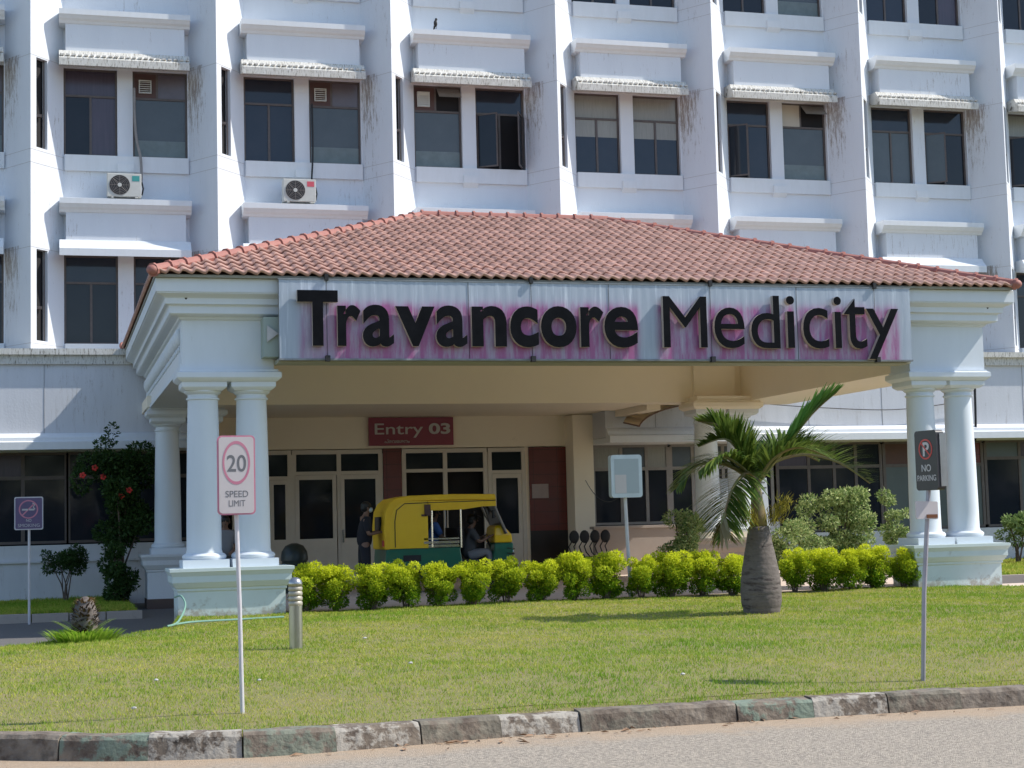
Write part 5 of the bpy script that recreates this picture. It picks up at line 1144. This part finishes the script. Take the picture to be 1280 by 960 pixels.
# palm shadow grass etc handled by light. dead palm stump with fern
sx,sy=.42,22.2
T=thing('dead_stump','short brown shaggy dead palm stump at the left end of the lawn','stump',(sx,sy,.1))
m=MB(); m.lathe([(.13,0),(.16,.15),(.17,.35),(.15,.5),(.1,.6),(.03,.66)],sx,sy,18,z0=.1,jit=.15); st=build('stump_core',m,TRUNK,T)
V=[];F=[];Tn=[]
for k in range(620):
    a=rng.uniform(0,2*PI); z=rng.uniform(.05,.62); r0_=.155 if z<.5 else .155-(z-.5)*.7
    strap(V,F,Tn,(sx+r0_*cos(a),sy+r0_*sin(a),.1+z),(cos(a),sin(a),.9+rng.normal(0,.3)),rng.uniform(.05,.1),.022,.2,float(np.clip(rng.normal(.05,.3)+(.6 if z>.56 else 0),0,1)),3)
strapobj('leaf_bases',V,F,Tn,leafmat('stump_scales',(.055,.035,.028),(.38,.24,.12),.05,.9),T)
T=thing('fern_clump','bright green fern tuft growing round the dead stump','fern',(sx,sy-.2,.12))
V=[];F=[];Tn=[]
for k in range(900):
    a=rng.uniform(0,2*PI); r_q=rng.uniform(0,.34)**1; L=rng.uniform(.15,.34)
    strap(V,F,Tn,(sx-.02+r_q*cos(a)*1.25,sy-.25+r_q*sin(a)*.8,.19),(cos(a)*.8,sin(a)*.8,1.1),L,.02,.3,float(rng.random()),4)
for a,L in ((2.7,.42),(3.2,.4),(.35,.42),(.1,.33),(1.2,.45),(2.2,.45),(5,.3)):
    for u in np.linspace(.15,1,16):
        for s in (-1,1):
            p=(sx-.02+cos(a)*L*u,sy-.25+sin(a)*L*u*.5,.2+.42*u-.15*u*u); strap(V,F,Tn,p,(cos(a)*.7-s*sin(a),s*cos(a),.25),.1*(1.15-u),.02,.2,.8,3)
strapobj('fronds',V,F,Tn,FERN,T)
# generic shrub
def shrub(name,label,cat,base,cl,n,size,mt,stems,group=None,asp=.45,tint=None,flowers=None,sr=.02,trunk='stem'):
    T=thing(name,label,cat,base,group)
    cl=[((c[0]+base[0]-base[0],c[1],c[2]),r,w) for c,r,w in cl]
    fo=foliage('foliage',cl,n,size,mt,T,asp,tint)
    m=MB()
    for i in range(stems):
        c=cl[(i*3)%len(cl)][0]; a=2*PI*i/stems; m.tube([(.04*cos(a),.04*sin(a),-.05),(c[0]*.3+.06*cos(a),c[1]*.3+.06*sin(a),c[2]*.4),(c[0]*.8,c[1]*.8,c[2]*.85),(c[0],c[1],c[2])],[sr,sr*.8,sr*.5,sr*.25],6)
    build(trunk,m,BARK,T,local=True)
    if flowers:
        fm=MB()
        for i in range(flowers):
            c,r,w=cl[random.randrange(len(cl))]; d=Vector((random.gauss(0,1),-abs(random.gauss(0,1))-.3,random.gauss(0,.8))).normalized(); p=Vector(c)+Vector((d.x*r[0],d.y*r[1],d.z*r[2]))*1.03
            for k in range(5):
                a=2*PI*k/5; fm.ell((p.x+.04*cos(a),p.y-.01,p.z+.04*sin(a)),(.03,.012,.03),6,4)
        build('flowers',fm,RED,T,local=True)
    return T
def blob(n,sx_,sy_,z0,z1,r,seed,bias=0):
    q=random.Random(seed); out=[]
    for i in range(n):
        u=q.random(); z=z0+(z1-z0)*u; k=math.sqrt(max(.08,1-((u-.45)/.62)**2)); a=q.uniform(0,2*PI); d=math.sqrt(q.random())
        rr=r*q.uniform(.65,1.25); out.append(((sx_*k*d*cos(a)+bias*(u-.5),sy_*k*d*sin(a),z),(rr,rr,rr*.75),rr*rr))
    return out
# hibiscus by the left rear column, reaching up in the light
cl=blob(34,.62,.45,1.3,3.0,.24,5)+[((-.75,-.1,2.55),(.2,.2,.28),.05),((-.62,-.1,2.9),(.22,.2,.2),.05),((-.3,-.1,3.2),(.18,.18,.22),.04),((-.12,-.1,3.5),(.1,.1,.25),.015),((.45,0,3.1),(.35,.25,.22),.08),((.7,0,2.8),(.35,.25,.3),.1)]
shrub('hibiscus_tree','tall dark hibiscus with red flowers beside the rear left column','tree',(1.35,35.3,.12),cl,15000,.085,DKLEAF,7,flowers=5,sr=.03,trunk='trunk')
shrub('dark_bush','dark leafy bush at the foot of the hibiscus by the rear left pedestal','shrub',(1.35,34.7,.12),blob(16,.42,.3,.15,1.15,.17,8),3600,.08,DKLEAF,5)
shrub('small_tree','small umbrella shaped shrub with bare stems against the left white wall','shrub',(.28,35.6,.12),blob(16,.52,.35,.72,1.15,.15,9),3600,.06,DKLEAF,6,sr=.018)
# variegated bushes right
vt=lambda P,n: np.clip(rng.random(n)**1.3,0,1)
shrub('variegated_bush','large pale green variegated bush between the palm and the front right columns','shrub',(16.75,33.0,.25),blob(40,1.05,.6,.55,1.72,.22,11),12000,.075,VARLEAF,14,tint=vt)
shrub('variegated_bush','smaller variegated bush directly right of the palm trunk, behind the golden shrubs','shrub',(15.05,31.8,.25),blob(20,.6,.45,.45,1.1,.19,12),5200,.07,VARLEAF,8,tint=vt)
shrub('variegated_bush','variegated bush between the end of the low wall and the rear right pedestal','shrub',(12.75,32.2,.25),blob(20,.42,.4,.35,1.35,.19,13),5200,.07,VARLEAF,8,tint=vt)
shrub('variegated_bush','thin variegated bush showing just left of the front right columns','shrub',(18.4,33.6,.25),blob(12,.35,.35,.6,1.75,.17,14),2600,.07,VARLEAF,6,tint=vt)
shrub('small_tree','low round shrub on the grass at the right edge, by the right pedestal','shrub',(22.2,34.6,.3),blob(16,.5,.4,.55,1.05,.19,15),3400,.07,VARLEAF,6,tint=lambda P,n: rng.random(n)*.4)
shrub('small_tree','low round shrub farthest right, cut by the frame edge','shrub',(23.6,34.3,.3),blob(20,.8,.5,.5,1.15,.22,16),5000,.07,VARLEAF,6,tint=lambda P,n: rng.random(n)*.4)
shrub('dark_bush','small dark leafy bush under the variegated bush on the right','shrub',(15.9,31.2,.25),blob(10,.4,.3,.1,.5,.14,17),1800,.07,DKLEAF,5)
# fallen leaves and grit by the kerb
m=MB()
for i in range(130):
    s=random.uniform(1.5,7.8); x=s; j=int(np.argmin(abs(KC[:,0]-x))); y=KC[j,1]-.12-abs(random.gauss(0,.12)); z=.012; a=random.uniform(0,2*PI); L=random.uniform(.01,.04) if random.random()<.75 else random.uniform(.04,.07)
    cluster=math.sin(x*2.2)+math.sin(x*5.1); 
    if cluster<-.2 and random.random()<.8: continue
    m.add([(x,y,z),(x+L*cos(a)-L*.3*sin(a),y+L*sin(a)+L*.3*cos(a),z+random.uniform(0,.02)),(x+2*L*cos(a),y+2*L*sin(a),z+.004),(x+L*cos(a)+L*.3*sin(a),y+L*sin(a)-L*.3*cos(a),z+random.uniform(0,.015))],[(0,1,2,3)])
o=build('fallen_leaves',m,mat('dead_leaf',(.2,.11,.06),.8,c2=(.35,.22,.13),scale=20)); tag(o,'scattered dry leaves and grit along the foot of the kerb','litter',kind='stuff')
m=MB()
for x,y in ((1.75,14.6),(.62,13.3),(5.25,13.4),(.9,15.2),(3.3,15.5),(3.6,19.5)):
    m.ell((x,y,float(lawnz(np.array([x]),np.array([y]))[0])+.02),(.022,.018,.012),6,4,jit=.4)
o=build('paper_scraps',m,INKW); tag(o,'tiny white scraps lying on the lawn','litter',kind='stuff')
# what stands behind the photographer and shows as reflections in the panes
V,Fq,t=leaves(26000,clump_fn([((x,-34-6*math.sin(x*.7),2+2.4*math.sin(x*1.3)+3.5),(6,4,5.5+2*math.sin(x)),1) for x in range(-30,90,6)]),.75,None,.7,0)
o=link(bpy.data.objects.new('tree_belt',npmesh('tree_belt',V,Fq,DKLEAF,t))); tag(o,'belt of dark trees across the road, mirrored in the window panes','trees',kind='stuff')
SH=thing('parking_shed','long open parking shed with arched pale roof ribs across the road','shed',(20,-14,0))
m=MB()
for k in range(46):
    x=-12+1.6*k; m.tube([(x,-12.2,2.35),(x+.1,-12.8,2.9),(x+.25,-13.8,3.3),(x+.35,-15.2,3.45)],.13,5)
build('roof_rib',m,POLEW,SH).__setitem__('kind','stuff')
m=MB(); m.box(-12,62,-17.5,-17.3,0,3.2); build('rear_panel',m,DARKIN,SH)
for k in range(12): m=MB(); m.tube([(-12+6.4*k,-12.6,0),(-12+6.4*k,-12.6,2.7)],.06,6); build('post',m,POLEG,SH)
bpy.context.view_layer.update()
